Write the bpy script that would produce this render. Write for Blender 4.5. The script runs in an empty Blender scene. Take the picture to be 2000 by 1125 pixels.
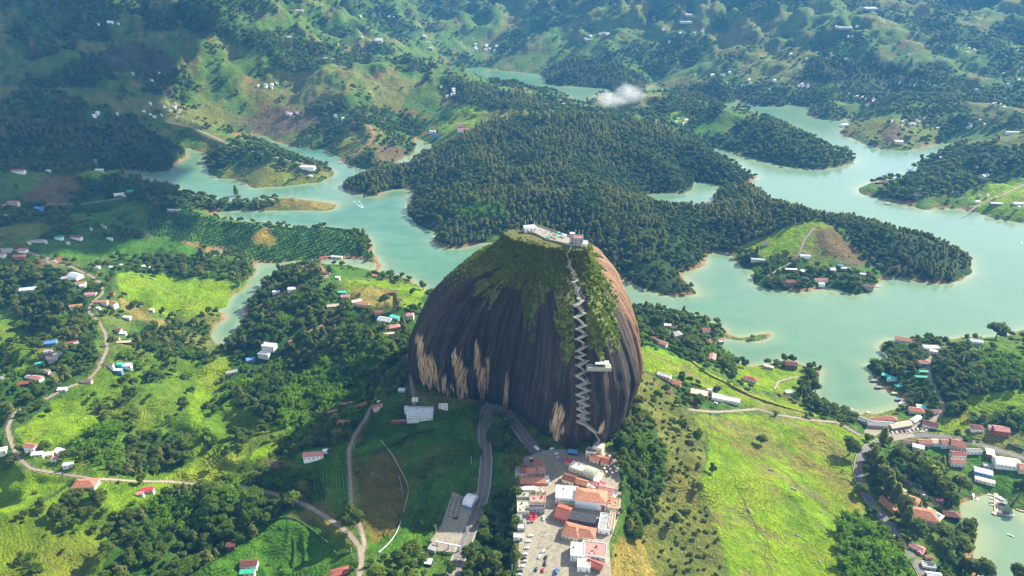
import bpy, math, random
import numpy as np
from mathutils import Vector, Matrix
from mathutils.bvhtree import BVHTree
R = math.radians
rng = np.random.default_rng(7)
random.seed(7)
S = bpy.context.scene
COL = S.collection
# ------------------------------------------------------------------ camera
CAM_H = 540.0; PITCH = R(27.0); FPX = 1400.0
cam_d = bpy.data.cameras.new("camera"); cam = bpy.data.objects.new("camera", cam_d); COL.objects.link(cam)
cam.location = (0, 0, CAM_H); cam.rotation_euler = (R(90) - PITCH, 0, 0)
cam_d.sensor_width = 36; cam_d.lens = 36 * FPX / 2000; cam_d.clip_start = 1; cam_d.clip_end = 40000
S.camera = cam
# ------------------------------------------------------------------ world, sun, exposure
SUN_AZ = Vector((.825, .565)); SUN_EL = R(34)
w = bpy.data.worlds.new("World"); S.world = w; w.use_nodes = True
nt = w.node_tree; nt.nodes.clear()
sky = nt.nodes.new('ShaderNodeTexSky'); sky.sky_type = 'NISHITA'; sky.sun_disc = False
sky.sun_elevation = SUN_EL; sky.sun_rotation = math.atan2(SUN_AZ.x, SUN_AZ.y); sky.altitude = 1900
bg = nt.nodes.new('ShaderNodeBackground'); bg.inputs[1].default_value = 0.13
wo = nt.nodes.new('ShaderNodeOutputWorld'); hs = nt.nodes.new('ShaderNodeHueSaturation'); hs.inputs['Saturation'].default_value = .45; nt.links.new(sky.outputs[0], hs.inputs['Color']); nt.links.new(hs.outputs[0], bg.inputs[0]); nt.links.new(bg.outputs[0], wo.inputs[0])
sl = bpy.data.lights.new("sun", 'SUN'); sl.energy = 5.0; sl.angle = R(0.5); sl.color = (1, .93, .78)
so = bpy.data.objects.new("sun", sl); COL.objects.link(so)
sd = Vector((SUN_AZ.x * math.cos(SUN_EL), SUN_AZ.y * math.cos(SUN_EL), math.sin(SUN_EL)))
so.rotation_euler = sd.to_track_quat('Z', 'Y').to_euler(); so.location = (300, 300, 900)
S.view_settings.view_transform = 'Standard'; S.view_settings.look = 'None'
S.view_settings.gamma = 1; S.view_settings.exposure = 1.46
S.view_settings.use_curve_mapping = False
S.cycles.max_bounces = 5; S.cycles.diffuse_bounces = 2; S.cycles.glossy_bounces = 2
S.cycles.volume_bounces = 1; S.cycles.transparent_max_bounces = 6
S.cycles.volume_step_rate = 1
# ------------------------------------------------------------------ helpers
cp, sp = math.cos(PITCH), math.sin(PITCH)
def unproj(px, py, z=0.0):
    px = np.asarray(px, float); py = np.asarray(py, float)
    a = (px - 1000) / FPX; b = (562.5 - py) / FPX
    dz = -sp + b * cp; dy = cp + b * sp
    t = (z - CAM_H) / dz
    return a * t, dy * t
def proj(X, Y, Z):
    zz = Z - CAM_H
    dep = Y * cp - zz * sp
    up = Y * sp + zz * cp
    dep = np.where(dep < 1, 1, dep)
    return 1000 + FPX * X / dep, 562.5 - FPX * up / dep
def inpoly(x, y, poly):
    poly = np.asarray(poly, float); n = len(poly)
    res = np.zeros(x.shape, bool)
    x0, y0 = poly.min(0); x1, y1 = poly.max(0)
    m = (x >= x0) & (x <= x1) & (y >= y0) & (y <= y1)
    if not m.any(): return res
    xs = x[m]; ys = y[m]; r = np.zeros(xs.shape, bool)
    j = n - 1
    for i in range(n):
        xi, yi = poly[i]; xj, yj = poly[j]
        if yi != yj:
            c = ((yi > ys) != (yj > ys)) & (xs < (xj - xi) * (ys - yi) / (yj - yi) + xi)
            r ^= c
        j = i
    res[m] = r
    return res
def hash2(ix, iy, s):
    n = (ix.astype(np.int64) * 374761393 + iy.astype(np.int64) * 668265263 + s * 1274126177) & 0xFFFFFFFF
    n = ((n ^ (n >> 13)) * 1103515245) & 0xFFFFFFFF
    n = ((n ^ (n >> 15)) * 2246822519) & 0xFFFFFFFF
    return ((n ^ (n >> 16)) & 0xFFFF) / 65535.0
def vnoise(x, y, s=0):
    ix = np.floor(x); iy = np.floor(y); fx = x - ix; fy = y - iy
    fx = fx * fx * fx * (fx * (fx * 6 - 15) + 10); fy = fy * fy * fy * (fy * (fy * 6 - 15) + 10)
    ix = ix.astype(np.int64); iy = iy.astype(np.int64)
    a = hash2(ix, iy, s); b = hash2(ix + 1, iy, s); c = hash2(ix, iy + 1, s); d = hash2(ix + 1, iy + 1, s)
    return (a + (b - a) * fx + (c - a) * fy + (a - b - c + d) * fx * fy) * 2 - 1
def fbm(x, y, o=4, s=0):
    r = 0; a = 1; t = 0
    for i in range(o):
        r = r + a * vnoise(x * 2**i + 17.3 * i, y * 2**i + 9.1 * i, s + i); t += a; a *= .5
    return r / t
def ridged(x, y, o=4, s=0):
    r = 0; a = 1; t = 0
    for i in range(o):
        r = r + a * (1 - np.abs(vnoise(x * 2**i + 5.3 * i, y * 2**i + 3.7 * i, s + i)) * 2); t += a; a *= .5
    return r / t
def sstep(a, b, x):
    t = np.clip((x - a) / (b - a), 0, 1); return t * t * (3 - 2 * t)
def tag(o, label=None, cat=None, group=None, kind=None):
    if label: o['label'] = label
    if cat: o['category'] = cat
    if group: o['group'] = group
    if kind: o['kind'] = kind
    return o
def mesh_obj(name, verts, faces, mat=None, parent=None, smooth=False):
    me = bpy.data.meshes.new(name); me.from_pydata([tuple(v) for v in verts], [], faces)
    if mat: me.materials.append(mat)
    if smooth: me.polygons.foreach_set('use_smooth', [True] * len(me.polygons))
    o = bpy.data.objects.new(name, me); COL.objects.link(o)
    if parent: o.parent = parent
    return o
def np_mesh(name, co, quads, mat=None, smooth=True):
    me = bpy.data.meshes.new(name); n = len(co); q = len(quads); k = quads.shape[1]
    me.vertices.add(n); me.vertices.foreach_set('co', np.ascontiguousarray(co, np.float32).ravel())
    me.loops.add(q * k); me.loops.foreach_set('vertex_index', np.ascontiguousarray(quads, np.int32).ravel())
    me.polygons.add(q); me.polygons.foreach_set('loop_start', np.arange(0, q * k, k, dtype=np.int32))
    me.polygons.foreach_set('use_smooth', np.full(q, smooth))
    me.update(calc_edges=True)
    if mat: me.materials.append(mat)
    return me
def link(name, me, parent=None, loc=None):
    o = bpy.data.objects.new(name, me); COL.objects.link(o)
    if parent: o.parent = parent
    if loc is not None: o.location = loc
    return o
def empty(name, loc, rz=0):
    o = bpy.data.objects.new(name, None); COL.objects.link(o); o.location = loc; o.rotation_euler = (0, 0, rz); return o
# ------------------------------------------------------------------ materials
class NT:
    def __init__(s, name):
        s.m = bpy.data.materials.new(name); s.m.use_nodes = True; s.t = s.m.node_tree; s.n = s.t.nodes
        s.p = s.n['Principled BSDF']; s.out = s.n['Material Output']
    def N(s, t, **kw):
        n = s.n.new(t)
        for k, v in kw.items():
            if k.startswith('i_'):
                n.inputs[int(k[2:])].default_value = v
            else: setattr(n, k, v)
        return n
    def L(s, a, b): s.t.links.new(a, b)
    def noise(s, vec, scale, detail=4, rough=.55, dist=0):
        n = s.N('ShaderNodeTexNoise'); n.inputs['Scale'].default_value = scale; n.inputs['Detail'].default_value = detail
        n.inputs['Roughness'].default_value = rough; n.inputs['Distortion'].default_value = dist
        if vec is not None: s.L(vec, n.inputs['Vector'])
        return n.outputs['Fac']
    def ramp(s, fac, stops):
        n = s.N('ShaderNodeValToRGB'); e = n.color_ramp.elements
        while len(e) < len(stops): e.new(.5)
        for i, (p, c) in enumerate(stops):
            e[i].position = p; e[i].color = (c, c, c, 1) if not hasattr(c, '__len__') else (*c, 1)
        s.L(fac, n.inputs[0]); return n.outputs[0]
    def mix(s, fac, a, b, mode='MIX'):
        n = s.N('ShaderNodeMix'); n.data_type = 'RGBA'; n.blend_type = mode
        if hasattr(fac, 'links'): s.L(fac, n.inputs[0])
        else: n.inputs[0].default_value = fac
        for v, i in ((a, 6), (b, 7)):
            if hasattr(v, 'links'): s.L(v, n.inputs[i])
            else: n.inputs[i].default_value = (*v, 1)
        return n.outputs[2]
    def math(s, op, a, b=None):
        n = s.N('ShaderNodeMath'); n.operation = op
        for v, i in ((a, 0), (b, 1)):
            if v is None: continue
            if hasattr(v, 'links'): s.L(v, n.inputs[i])
            else: n.inputs[i].default_value = v
        return n.outputs[0]
    def pos(s): return s.N('ShaderNodeNewGeometry').outputs['Position']
    def attr(s, name, kind='GEOMETRY'):
        n = s.N('ShaderNodeAttribute'); n.attribute_name = name; n.attribute_type = kind; return n
    def bump(s, h, strength=.5, dist=1.0):
        n = s.N('ShaderNodeBump'); n.inputs['Strength'].default_value = strength; n.inputs['Distance'].default_value = dist
        s.L(h, n.inputs['Height']); s.L(n.outputs[0], s.p.inputs['Normal'])
    def col(s, c):
        if hasattr(c, 'links'): s.L(c, s.p.inputs['Base Color'])
        else: s.p.inputs['Base Color'].default_value = (*c, 1)
    def rough(s, r, spec=.3):
        s.p.inputs['Roughness'].default_value = r; s.p.inputs['Specular IOR Level'].default_value = spec
def simple(name, c, rough=.8, var=.25, scale=.6, spec=.25, bump=0):
    m = NT(name); v = m.noise(m.pos(), scale, 5, .65)
    lo = tuple(x * (1 - var) for x in c); hi = tuple(min(1, x * (1 + var)) for x in c)
    m.col(m.ramp(v, [(.3, lo), (.7, hi)])); m.rough(rough, spec)
    if bump: m.bump(v, bump, .1)
    return m.m
_mc = {}
def paint(c, rough=.8, var=.22, scale=.7, name='paint'):
    k = (tuple(c), rough, name)
    if k not in _mc: _mc[k] = simple(name, c, rough, var, scale)
    return _mc[k]
# ------------------------------------------------------------------ the lake: outlines of the shore at water level, read off the photograph
LAKE = [
 # main lake with its western arm, traced clockwise
 [(250,332),(300,338),(330,333),(350,317),(366,308),(362,298),(357,289),(372,291),(405,300),(398,318),(410,338),(425,347),(455,350),(480,360),(500,367),(560,364),(600,358),(627,357),(655,339),(648,330),(620,320),(585,308),(560,296),(530,285),(470,270),(455,262),(470,261),(500,263),(525,268),(535,277),(575,285),(610,291),(640,290),(648,302),(667,310),(672,318),(690,325),(706,329),(740,330),(765,326),(785,308),(806,302),(813,285),(811,268),(835,278),(852,288),(838,296),(818,303),(806,312),(800,328),(775,334),(740,334),(705,346),(675,358),(667,366),(700,380),(735,384),(750,374),(775,369),(808,370),(806,388),(795,405),(800,420),(815,440),(830,447),(848,452),(856,462),(842,468),(855,478),(880,485),(905,485),(920,479),(950,474),(1050,478),(1140,505),(1195,532),(1210,545),(1240,556),(1267,568),(1300,575),(1331,578),(1361,574),(1350,562),(1338,550),(1330,533),(1352,528),(1376,518),(1378,506),(1385,495),(1415,492),(1425,496),(1440,508),(1448,522),(1475,530),(1468,545),(1475,557),(1500,565),(1530,567),(1560,570),(1604,563),(1640,566),(1660,572),(1680,575),(1697,571),(1716,558),(1708,552),(1730,543),(1760,542),(1800,552),(1840,553),(1860,553),(1881,547),(1896,534),(1900,516),(1893,503),(1870,497),(1840,480),(1800,468),(1750,456),(1700,440),(1670,433),(1640,430),(1600,427),(1560,417),(1520,409),(1505,392),(1490,378),(1460,368),(1415,366),(1400,378),(1392,393),(1385,407),(1370,411),(1340,411),(1300,410),(1272,395),(1262,378),(1300,376),(1335,378),(1352,371),(1356,355),(1380,357),(1400,360),(1430,362),(1460,361),(1475,350),(1478,344),(1460,337),(1430,317),(1400,308),(1385,298),(1391,290),(1410,291),(1433,297),(1457,308),(1510,318),(1530,325),(1570,329),(1610,331),(1640,326),(1667,318),(1673,308),(1662,303),(1632,295),(1610,284),(1590,272),(1569,265),(1545,250),(1510,240),(1480,234),(1457,230),(1436,232),(1415,232),(1419,212),(1405,206),(1370,199),(1335,192),(1305,186),(1290,187),(1275,190),(1259,191),(1262,178),(1266,170),(1280,166),(1287,171),(1311,180),(1340,182),(1370,190),(1408,200),(1425,203),(1440,199),(1445,191),(1451,200),(1480,208),(1535,208),(1541,203),(1555,206),(1578,210),(1578,222),(1600,232),(1635,237),(1650,233),(1664,231),(1657,242),(1640,257),(1650,265),(1690,281),(1720,290),(1770,296),(1778,290),(1800,290),(1830,280),(1857,279),(1862,285),(1830,300),(1790,318),(1800,332),(1760,350),(1727,354),(1695,359),(1675,370),(1682,380),(1710,385),(1727,391),(1769,399),(1804,410),(1829,406),(1860,407),(1888,410),(1912,415),(1944,427),(2000,436),(2300,470),(2300,640),(2050,640),(2000,643),(1965,657),(1916,661),(1881,657),(1850,662),(1800,668),(1780,668),(1745,664),(1727,667),(1708,677),(1722,688),(1737,698),(1733,706),(1705,708),(1692,712),(1692,718),(1701,725),(1706,737),(1712,752),(1730,763),(1751,770),(1765,780),(1771,786),(1757,798),(1722,807),(1683,813),(1660,811),(1643,805),(1615,796),(1590,781),(1587,762),(1598,745),(1605,725),(1598,716),(1573,715),(1541,702),(1520,708),(1500,712),(1470,715),(1450,713),(1430,702),(1410,687),(1402,676),(1408,667),(1420,661),(1440,665),(1471,668),(1495,662),(1509,656),(1504,650),(1490,653),(1470,657),(1440,657),(1422,652),(1412,640),(1390,632),(1370,622),(1340,618),(1310,612),(1267,604),(1235,602),(1200,605),(1000,600),(850,575),(800,545),(780,540),(740,539),(733,530),(745,520),(735,500),(725,495),(726,478),(718,462),(680,450),(640,446),(602,450),(567,444),(511,435),(469,433),(430,424),(413,416),(455,412),(525,412),(588,410),(630,412),(648,411),(661,402),(655,397),(620,394),(560,388),(490,394),(440,394),(400,386),(350,372),(305,358),(250,342)],
 # narrow arm in the south-west with its hidden link to the lake
 [(500,512),(500,530),(485,545),(476,564),(452,577),(445,598),(416,608),(440,612),(441,621),(419,636),(413,655),(422,674),(446,672),(464,655),(479,622),(478,600),(488,592),(505,575),(510,558),(530,540),(560,528),(620,514),(690,520),(735,532),(736,515),(700,505),(630,505),(566,510),(549,514),(520,514)],
 [(404,488),(425,485),(446,489),(444,497),(420,500),(405,497)],
 # far lake
 [(902,136),(947,130),(958,133),(951,140),(965,135),(981,138),(1003,140),(1024,142),(1056,144),(1056,149),(1065,152),(1065,165),(1091,168),(1140,170),(1185,173),(1203,180),(1185,188),(1171,186),(1154,192),(1142,200),(1143,206),(1133,206),(1105,200),(1082,195),(1115,194),(1115,189),(1098,184),(1070,181),(1045,182),(1000,178),(982,175),(965,168),(940,163),(923,156),(905,145)],
 # south-eastern bay
 [(1874,985),(1893,978),(1912,973),(1925,968),(1938,966),(1954,969),(1965,977),(1968,990),(1984,998),(2000,1003),(2300,990),(2300,1200),(1920,1200),(1905,1120),(1898,1080),(1908,1045),(1901,1032),(1884,1022),(1877,1004)],
]
LAKE_W = [np.stack(unproj(*np.array(p).T, 0.0), 1) for p in LAKE]
# ------------------------------------------------------------------ heights: (pixel x, pixel y, metres above the lake) of places one can recognise
CTRL = """0,1125,75 200,1125,75 400,1100,75 600,1100,75 100,1000,62 300,1000,60 500,1000,66 700,1050,78 700,900,70 620,890,66 700,800,62 560,850,42 450,880,33 350,870,36 400,862,47 200,880,45 60,880,45 40,800,52 150,830,43 300,830,55 280,770,62 230,740,50 420,790,13 430,700,5 470,750,12 560,760,36 620,700,42 700,720,56 780,720,70 800,620,48 720,600,30 640,562,40 560,575,42 590,512,32 545,545,28 530,640,24 520,690,18 720,550,14 780,562,14
200,620,45 210,700,42 150,540,44 60,560,20 50,640,18 100,690,42 60,740,46 0,600,14 0,700,32 300,560,26 400,590,8 330,635,24 380,650,16 300,700,28 330,720,18 0,500,42 80,500,44 200,505,26 350,490,22 450,500,12 120,470,45 0,430,60 200,430,36 300,400,30 380,440,24 350,415,36 450,440,38 560,470,30 520,450,36 650,455,30 700,478,20 590,398,8 450,393,10 250,370,38 150,350,55 60,340,60 190,325,52 120,290,70 100,250,90 250,285,62 330,303,22 0,250,105 0,150,170 0,60,260 0,10,340 150,100,240 250,20,350 300,30,380 450,60,360 600,95,280 620,60,170 700,80,140 500,130,230 400,200,120 300,220,92 200,200,120 480,230,75 600,220,68 680,180,105 560,180,125 700,130,140 850,140,90 885,150,90 480,283,20 560,308,14 500,330,22 600,335,13 720,260,48 680,275,36 780,275,30 760,240,55 850,265,35 880,245,48 900,215,62 880,180,88 1000,207,24 1100,207,9
950,270,62 1050,238,58 1150,240,75 1250,260,70 1350,300,50 1450,340,20 900,330,45 1000,330,50 1100,330,55 850,380,24 950,400,45 1050,400,52 1150,400,46 1250,390,26 1250,450,42 1300,500,26 1200,500,35 1000,450,40 740,350,22 870,445,16 1350,450,40 1430,382,46 1480,395,38 1550,430,42 1600,440,50 1700,460,42 1800,490,30 1870,520,10 1550,500,20 1650,520,14 1500,530,9 1240,520,20 1400,250,58 1480,255,45 1560,285,30 1620,308,12 1450,282,22 1350,235,58 1300,215,48 1200,207,12 1250,225,30 1720,252,36 1760,258,34 1700,265,18 1800,262,24 1900,260,40 1980,280,46 1900,320,30 1820,360,22 1760,372,14 1950,370,26 1900,390,14 1500,190,26 1480,160,60 1560,130,90 1600,190,30 1700,200,42 1700,140,80 1850,150,90 1900,200,62 2000,220,72 2000,120,120 1400,150,70 1350,170,40 1250,140,62 1150,125,55 1200,100,100 1000,110,60 950,100,90 800,110,110 700,50,190 800,40,200 900,50,190 1000,40,200 1100,50,180 1200,40,200 1300,40,210 1400,60,180 1500,60,180 1600,40,210 1700,60,190 1800,50,200 1900,60,190 2000,30,220 600,10,260 1000,5,260 1500,5,260 2000,0,260
1980,700,26 1900,700,36 1850,720,36 1800,690,20 1760,670,13 1780,700,12 1750,720,8 1790,740,8 1830,760,14 1850,800,9 1900,780,22 1980,780,30 1900,840,13 2000,850,18 1800,860,11 1700,860,24 1900,880,11 1760,830,4 1990,900,11 1950,920,6 1800,900,7 1850,920,4 1700,950,22 1700,1000,22 1750,1060,19 1800,1000,10 1850,990,5 1800,1100,13 1870,1080,4 1650,1100,30 1750,1125,21 1250,870,72 1300,900,68 1250,1000,70 1300,1050,66 1220,1100,72 1400,900,55 1500,900,44 1600,900,33 1650,860,25 1400,1000,60 1500,1000,48 1600,1000,34 1400,1100,60 1500,1100,46 1600,1050,35 1340,810,52 1450,800,38 1550,810,29 1630,825,20 1300,740,48 1350,770,42 1250,690,50 1330,710,40 1400,750,32 1500,780,22 1450,730,13 1550,740,8 1570,760,9 1350,660,18 1300,640,20 1260,612,12 1400,700,12 1480,660,3
1100,1100,86 1100,1000,87 1080,900,88 1150,880,91 1000,840,85 1005,1000,80 960,900,80 1000,1100,77 960,790,80 860,800,78 820,790,76 850,900,72 850,1000,72 920,1000,75 870,1080,74 930,1080,70 780,900,68 760,1000,70 800,1100,72 1210,850,82 1240,800,68 1200,950,82 1200,1040,80"""
c = np.array([[float(v) for v in t.split(',')] for t in CTRL.split()])
cx, cy = unproj(c[:, 0], c[:, 1], c[:, 2]); cz = c[:, 2]
EX = [(-3000,3500,420),(3500,3500,300),(-4500,6000,480),(0,6000,400),(4500,6000,420),(-8000,10000,520),(0,10000,480),(8000,10000,500),(0,14000,500),(-1800,1200,220),(-1500,2400,380),(1800,1200,120),(2600,2200,220),(-900,500,90),(900,450,60),(0,200,90),(-400,250,85),(400,250,70),(0,760,70),(60,700,80),(-60,740,60)]
cx = np.append(cx, [e[0] for e in EX]); cy = np.append(cy, [e[1] for e in EX]); cz = np.append(cz, [e[2] for e in EX])
MQ = 45.0
def phi(dx, dy): return np.sqrt(dx * dx + dy * dy + MQ * MQ)
A = phi(cx[:, None] - cx[None], cy[:, None] - cy[None]) - np.eye(len(cx)) * 12
Pm = np.stack([np.ones(len(cx)), cx / 1000, cy / 1000], 1)
M = np.block([[A, Pm], [Pm.T, np.zeros((3, 3))]])
sol = np.linalg.solve(M, np.append(cz, [0, 0, 0]))
NT_, NR = 820, 900
TH0, TH1 = R(-52), R(52); R0, R1 = 190.0, 15000.0
th = np.linspace(TH0, TH1, NT_); lr = np.linspace(math.log(R0), math.log(R1), NR)
def coarse(f, step=3):
    tc = np.linspace(0, NT_ - 1, NT_ // step); rc = np.linspace(0, NR - 1, NR // step)
    TT, RR = np.meshgrid(np.interp(tc, np.arange(NT_), th), np.interp(rc, np.arange(NR), lr))
    rr = np.exp(RR); V = f((rr * np.sin(TT)).ravel(), (rr * np.cos(TT)).ravel()).reshape(TT.shape)
    # bilinear back to the full grid
    ti = np.linspace(0, len(tc) - 1, NT_); ri = np.linspace(0, len(rc) - 1, NR)
    t0 = np.minimum(ti.astype(int), len(tc) - 2); r0 = np.minimum(ri.astype(int), len(rc) - 2)
    ft = (ti - t0)[None]; fr = (ri - r0)[:, None]
    a = V[r0][:, t0]; b = V[r0][:, t0 + 1]; c_ = V[r0 + 1][:, t0]; d = V[r0 + 1][:, t0 + 1]
    return a * (1 - ft) * (1 - fr) + b * ft * (1 - fr) + c_ * (1 - ft) * fr + d * ft * fr
def mq_eval(X, Y):
    out = np.zeros(len(X)); n = len(cx)
    for s in range(0, len(X), 20000):
        x = X[s:s + 20000]; y = Y[s:s + 20000]
        out[s:s + 20000] = phi(x[:, None] - cx[None], y[:, None] - cy[None]) @ sol[:n] + sol[n] + sol[n + 1] * x / 1000 + sol[n + 2] * y / 1000
    return out
def shore_dist(X, Y):
    best = np.full(len(X), 1e9); m = np.nonzero(Y < 5200)[0]
    for P in LAKE_W:
        Q = np.roll(P, -1, 0)
        for (ax, ay), (bx, by) in zip(P, Q):
            dx, dy = bx - ax, by - ay; L = dx * dx + dy * dy + 1e-9
            x = X[m] - ax; y = Y[m] - ay
            t = np.clip((x * dx + y * dy) / L, 0, 1)
            d = (x - t * dx)**2 + (y - t * dy)**2
            best[m] = np.minimum(best[m], d)
    inside = np.zeros(len(X), bool)
    for P in LAKE_W: inside |= inpoly(X, Y, P)
    d = np.minimum(np.sqrt(best), 2500)
    return np.where(inside, -d, d)
TT, RR = np.meshgrid(th, lr); GR = np.exp(RR)
GX = GR * np.sin(TT); GY = GR * np.cos(TT)
D = coarse(shore_dist, 2)
D = D + np.clip(GR / 900, .5, 3) * 3.0 * fbm(GX / 28, GY / 28, 3, 5)
B = coarse(mq_eval, 4)
far = sstep(900, 2200, GR); vfar = sstep(1700, 4200, GR)
ero = sstep(0, 90, D)
n1 = fbm(GX / 75, GY / 75, 4, 11); n2 = ridged(GX / 300 + .3 * n1, GY / 300, 5, 21); n4 = ridged(GX / 170 + .4 * n1, GY / 210, 4, 57)
n3 = ridged(GX / 800, GY / 800, 5, 31)
n1r = ridged(GX / 90, GY / 120, 4, 51)
nk = fbm(GX / 100 + 3, GY / 100, 3, 17) * (1 - sstep(-160, 60, GX)) * (1 - sstep(1000, 1400, GR))
Hh = B + ero * (nk * 36 + fbm(GX / 190, GY / 260, 3, 29) * 26 * sstep(1050, 1350, GR) * (1 - sstep(2300, 2900, GR)) * sstep(20, 120, D) + fbm(GX / 85, GY / 60, 3, 23) * 6 * sstep(120, 180, GX) * (1 - sstep(700, 900, GR)) + (ridged(GX / 95 + .5 * n1, GY / 70, 3, 19) - .1) * 12 * (1 - sstep(-220, -40, GX)) * (1 - sstep(950, 1300, GR)) + n1 * (3.6 + 6 * far) + n1r * (2.4 + 8 * far) + (n2 - .1) * (5 + 22 * far + 30 * vfar) + (n3 - .1) * 85 * vfar + (n4 - .1) * 20 * vfar)
lim = np.where(GR > 0, 0.8 + np.clip(D, 0, 1e9) * (.42 + .12 * n1), 0)
def smin(a, b, k):
    h = np.clip(.5 + .5 * (b - a) / k, 0, 1); return b + (a - b) * h - k * h * (1 - h)
land = np.maximum(smin(Hh, lim, 4.0), .6)
HZ = np.where(D > 0, land, np.maximum(-.4 + D * .25, -14))
HZ = np.where((D > 0) & (D < 6), np.minimum(HZ, .15 + D * .5), HZ)
def hgt(X, Y, G=None):
    G = HZ if G is None else G
    X = np.asarray(X, float); Y = np.asarray(Y, float)
    t = (np.arctan2(X, Y) - TH0) / (TH1 - TH0) * (NT_ - 1); r = (np.log(np.maximum(np.hypot(X, Y), 1)) - lr[0]) / (lr[-1] - lr[0]) * (NR - 1)
    t = np.clip(t, 0, NT_ - 1.001); r = np.clip(r, 0, NR - 1.001)
    i = t.astype(int); j = r.astype(int); ft = t - i; fr = r - j
    return (G[j, i] * (1 - ft) + G[j, i + 1] * ft) * (1 - fr) + (G[j + 1, i] * (1 - ft) + G[j + 1, i + 1] * ft) * fr
def pick(px, py, floor=0.0):
    """where the view through a pixel of the photograph meets the ground: world x, y, z"""
    px = np.atleast_1d(np.asarray(px, float)); py = np.atleast_1d(np.asarray(py, float))
    zs = np.linspace(430, -5, 700); out = np.zeros((len(px), 3)); done = np.zeros(len(px), bool)
    px_, py_ = unproj(px, py, zs[0]); prev = zs[0] - np.maximum(hgt(px_, py_), floor)
    for a in range(1, len(zs)):
        x, y = unproj(px, py, zs[a]); df = zs[a] - np.maximum(hgt(x, y), floor)
        hit = (df <= 0) & ~done
        if hit.any():
            f = prev[hit] / (prev[hit] - df[hit] + 1e-9); zz = zs[a - 1] + (zs[a] - zs[a - 1]) * f
            hx, hy = unproj(px[hit], py[hit], zz); out[hit] = np.stack([hx, hy, zz], 1); done |= hit
        prev = df
    miss = ~done
    if miss.any():
        hx, hy = unproj(px[miss], py[miss], 0); out[miss] = np.stack([hx, hy, 0 * hx], 1)
    return out
def pick1(px, py): return pick(px, py)[0]
# ------------------------------------------------------------------ roads: pixel line, width, kind
ROADS = [
 ('asphalt', 10.5, [(880,1135),(898,1085),(925,1020),(945,960),(950,900),(945,840),(950,803),(963,787)]),
 ('asphalt', 11, [(963,787),(982,796),(1008,830),(1035,868),(1062,893),(1080,905)]),
 ('asphalt', 7.6, [(2060,915),(2000,895),(1950,880),(1900,864),(1850,853),(1800,850),(1760,853),(1725,861),(1700,872),(1682,893),(1676,920),(1684,950),(1700,980),(1725,1010),(1750,1042),(1775,1078),(1800,1115),(1812,1140)]),
 ('dirt', 3.2, [(800,690),(770,720),(745,745),(736,775),(715,815),(692,852),(681,878),(684,930),(685,970),(688,1000),(705,1030),(712,1065),(706,1085)]),
 ('dirt', 3.8, [(440,948),(500,955),(545,968),(592,982),(640,1012),(680,1040),(703,1070),(706,1095),(700,1140)]),
 ('dirt', 3.4, [(20,862),(14,835),(30,805),(70,790),(130,757),(175,742),(195,715),(209,682),(206,652),(190,624),(172,608),(180,590),(200,575),(200,556),(180,540),(140,522),(95,506),(60,494),(30,488),(-20,484)]),
 ('dirt', 3.0, [(20,862),(35,895),(60,915),(120,926),(180,934),(250,938),(330,942),(400,946),(440,948)]),
 ('dirt', 3.5, [(1345,800),(1400,805),(1480,799),(1520,810),(1580,820),(1635,825),(1680,850)]),
 ('dirt', 4, [(1745,925),(1775,940),(1800,960),(1815,975),(1835,988)]),
 ('dirt', 5, [(1822,680),(1812,700),(1815,735),(1826,765),(1842,790),(1836,808),(1815,828),(1800,845)]),
 ('dirt', 5, [(340,198),(352,215),(345,230),(325,238),(370,247),(420,268),(450,283),(500,297),(560,312),(600,322)]),
 ('redtrack', 5, [(690,238),(722,245),(731,262),(722,280),(700,298),(668,308)]),
 ('dirt', 4, [(1500,540),(1530,520),(1558,505),(1570,470),(1590,445)]),
 ('dirt', 3, [(1880,425),(1910,400),(1960,380),(2000,360),(2040,350)]),
 ('dirt', 3, [(810,790),(806,760),(798,720),(795,690)]),
 ('redtrack', 4, [(500,600),(530,585),(560,568),(600,552),(640,540),(622,515),(640,500),(700,505)]),
 ('redtrack', 4, [(560,675),(575,655),(600,650),(640,630),(680,605)]),
 ('dirt', 3, [(390,385),(330,372),(230,388),(150,400),(60,396)]),
 ('asphalt', 4, [(88,502),(95,515),(110,522)]),
 ('dirt', 2.5, [(1513,760),(1520,745),(1545,738),(1565,735)]),
]
def densify(P, n=None, step=4.0):
    P = np.asarray(P, float); d = np.r_[0, np.cumsum(np.hypot(*(P[1:] - P[:-1]).T[:2]))]
    n = n or max(4, int(d[-1] / step)); t = np.linspace(0, d[-1], n)
    # Catmull-like smoothing
    Q = np.stack([np.interp(t, d, P[:, k]) for k in range(P.shape[1])], 1)
    for _ in range(3):
        Q[1:-1] = .25 * Q[:-2] + .5 * Q[1:-1] + .25 * Q[2:]
    return Q
ROAD_W = []
PLAZA = [(1008,1185),(1016,1040),(1018,985),(1012,905),(1040,893),(1060,880),(1100,872),(1150,880),(1205,885),(1212,960),(1210,1020),(1188,1080),(1195,1185)]
PARK = [(884,966),(905,974),(937,964),(922,1012),(899,1065),(889,1085),(838,1078),(840,1060),(861,1036),(873,1000)]
LOT = [(1720,862),(1690,835),(1700,815),(1760,835),(1810,815),(1830,822),(1820,845),(1780,850),(1740,856)]
YARD = [(700,830),(722,812),(760,800),(795,800),(800,825),(750,842),(705,860)]
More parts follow.
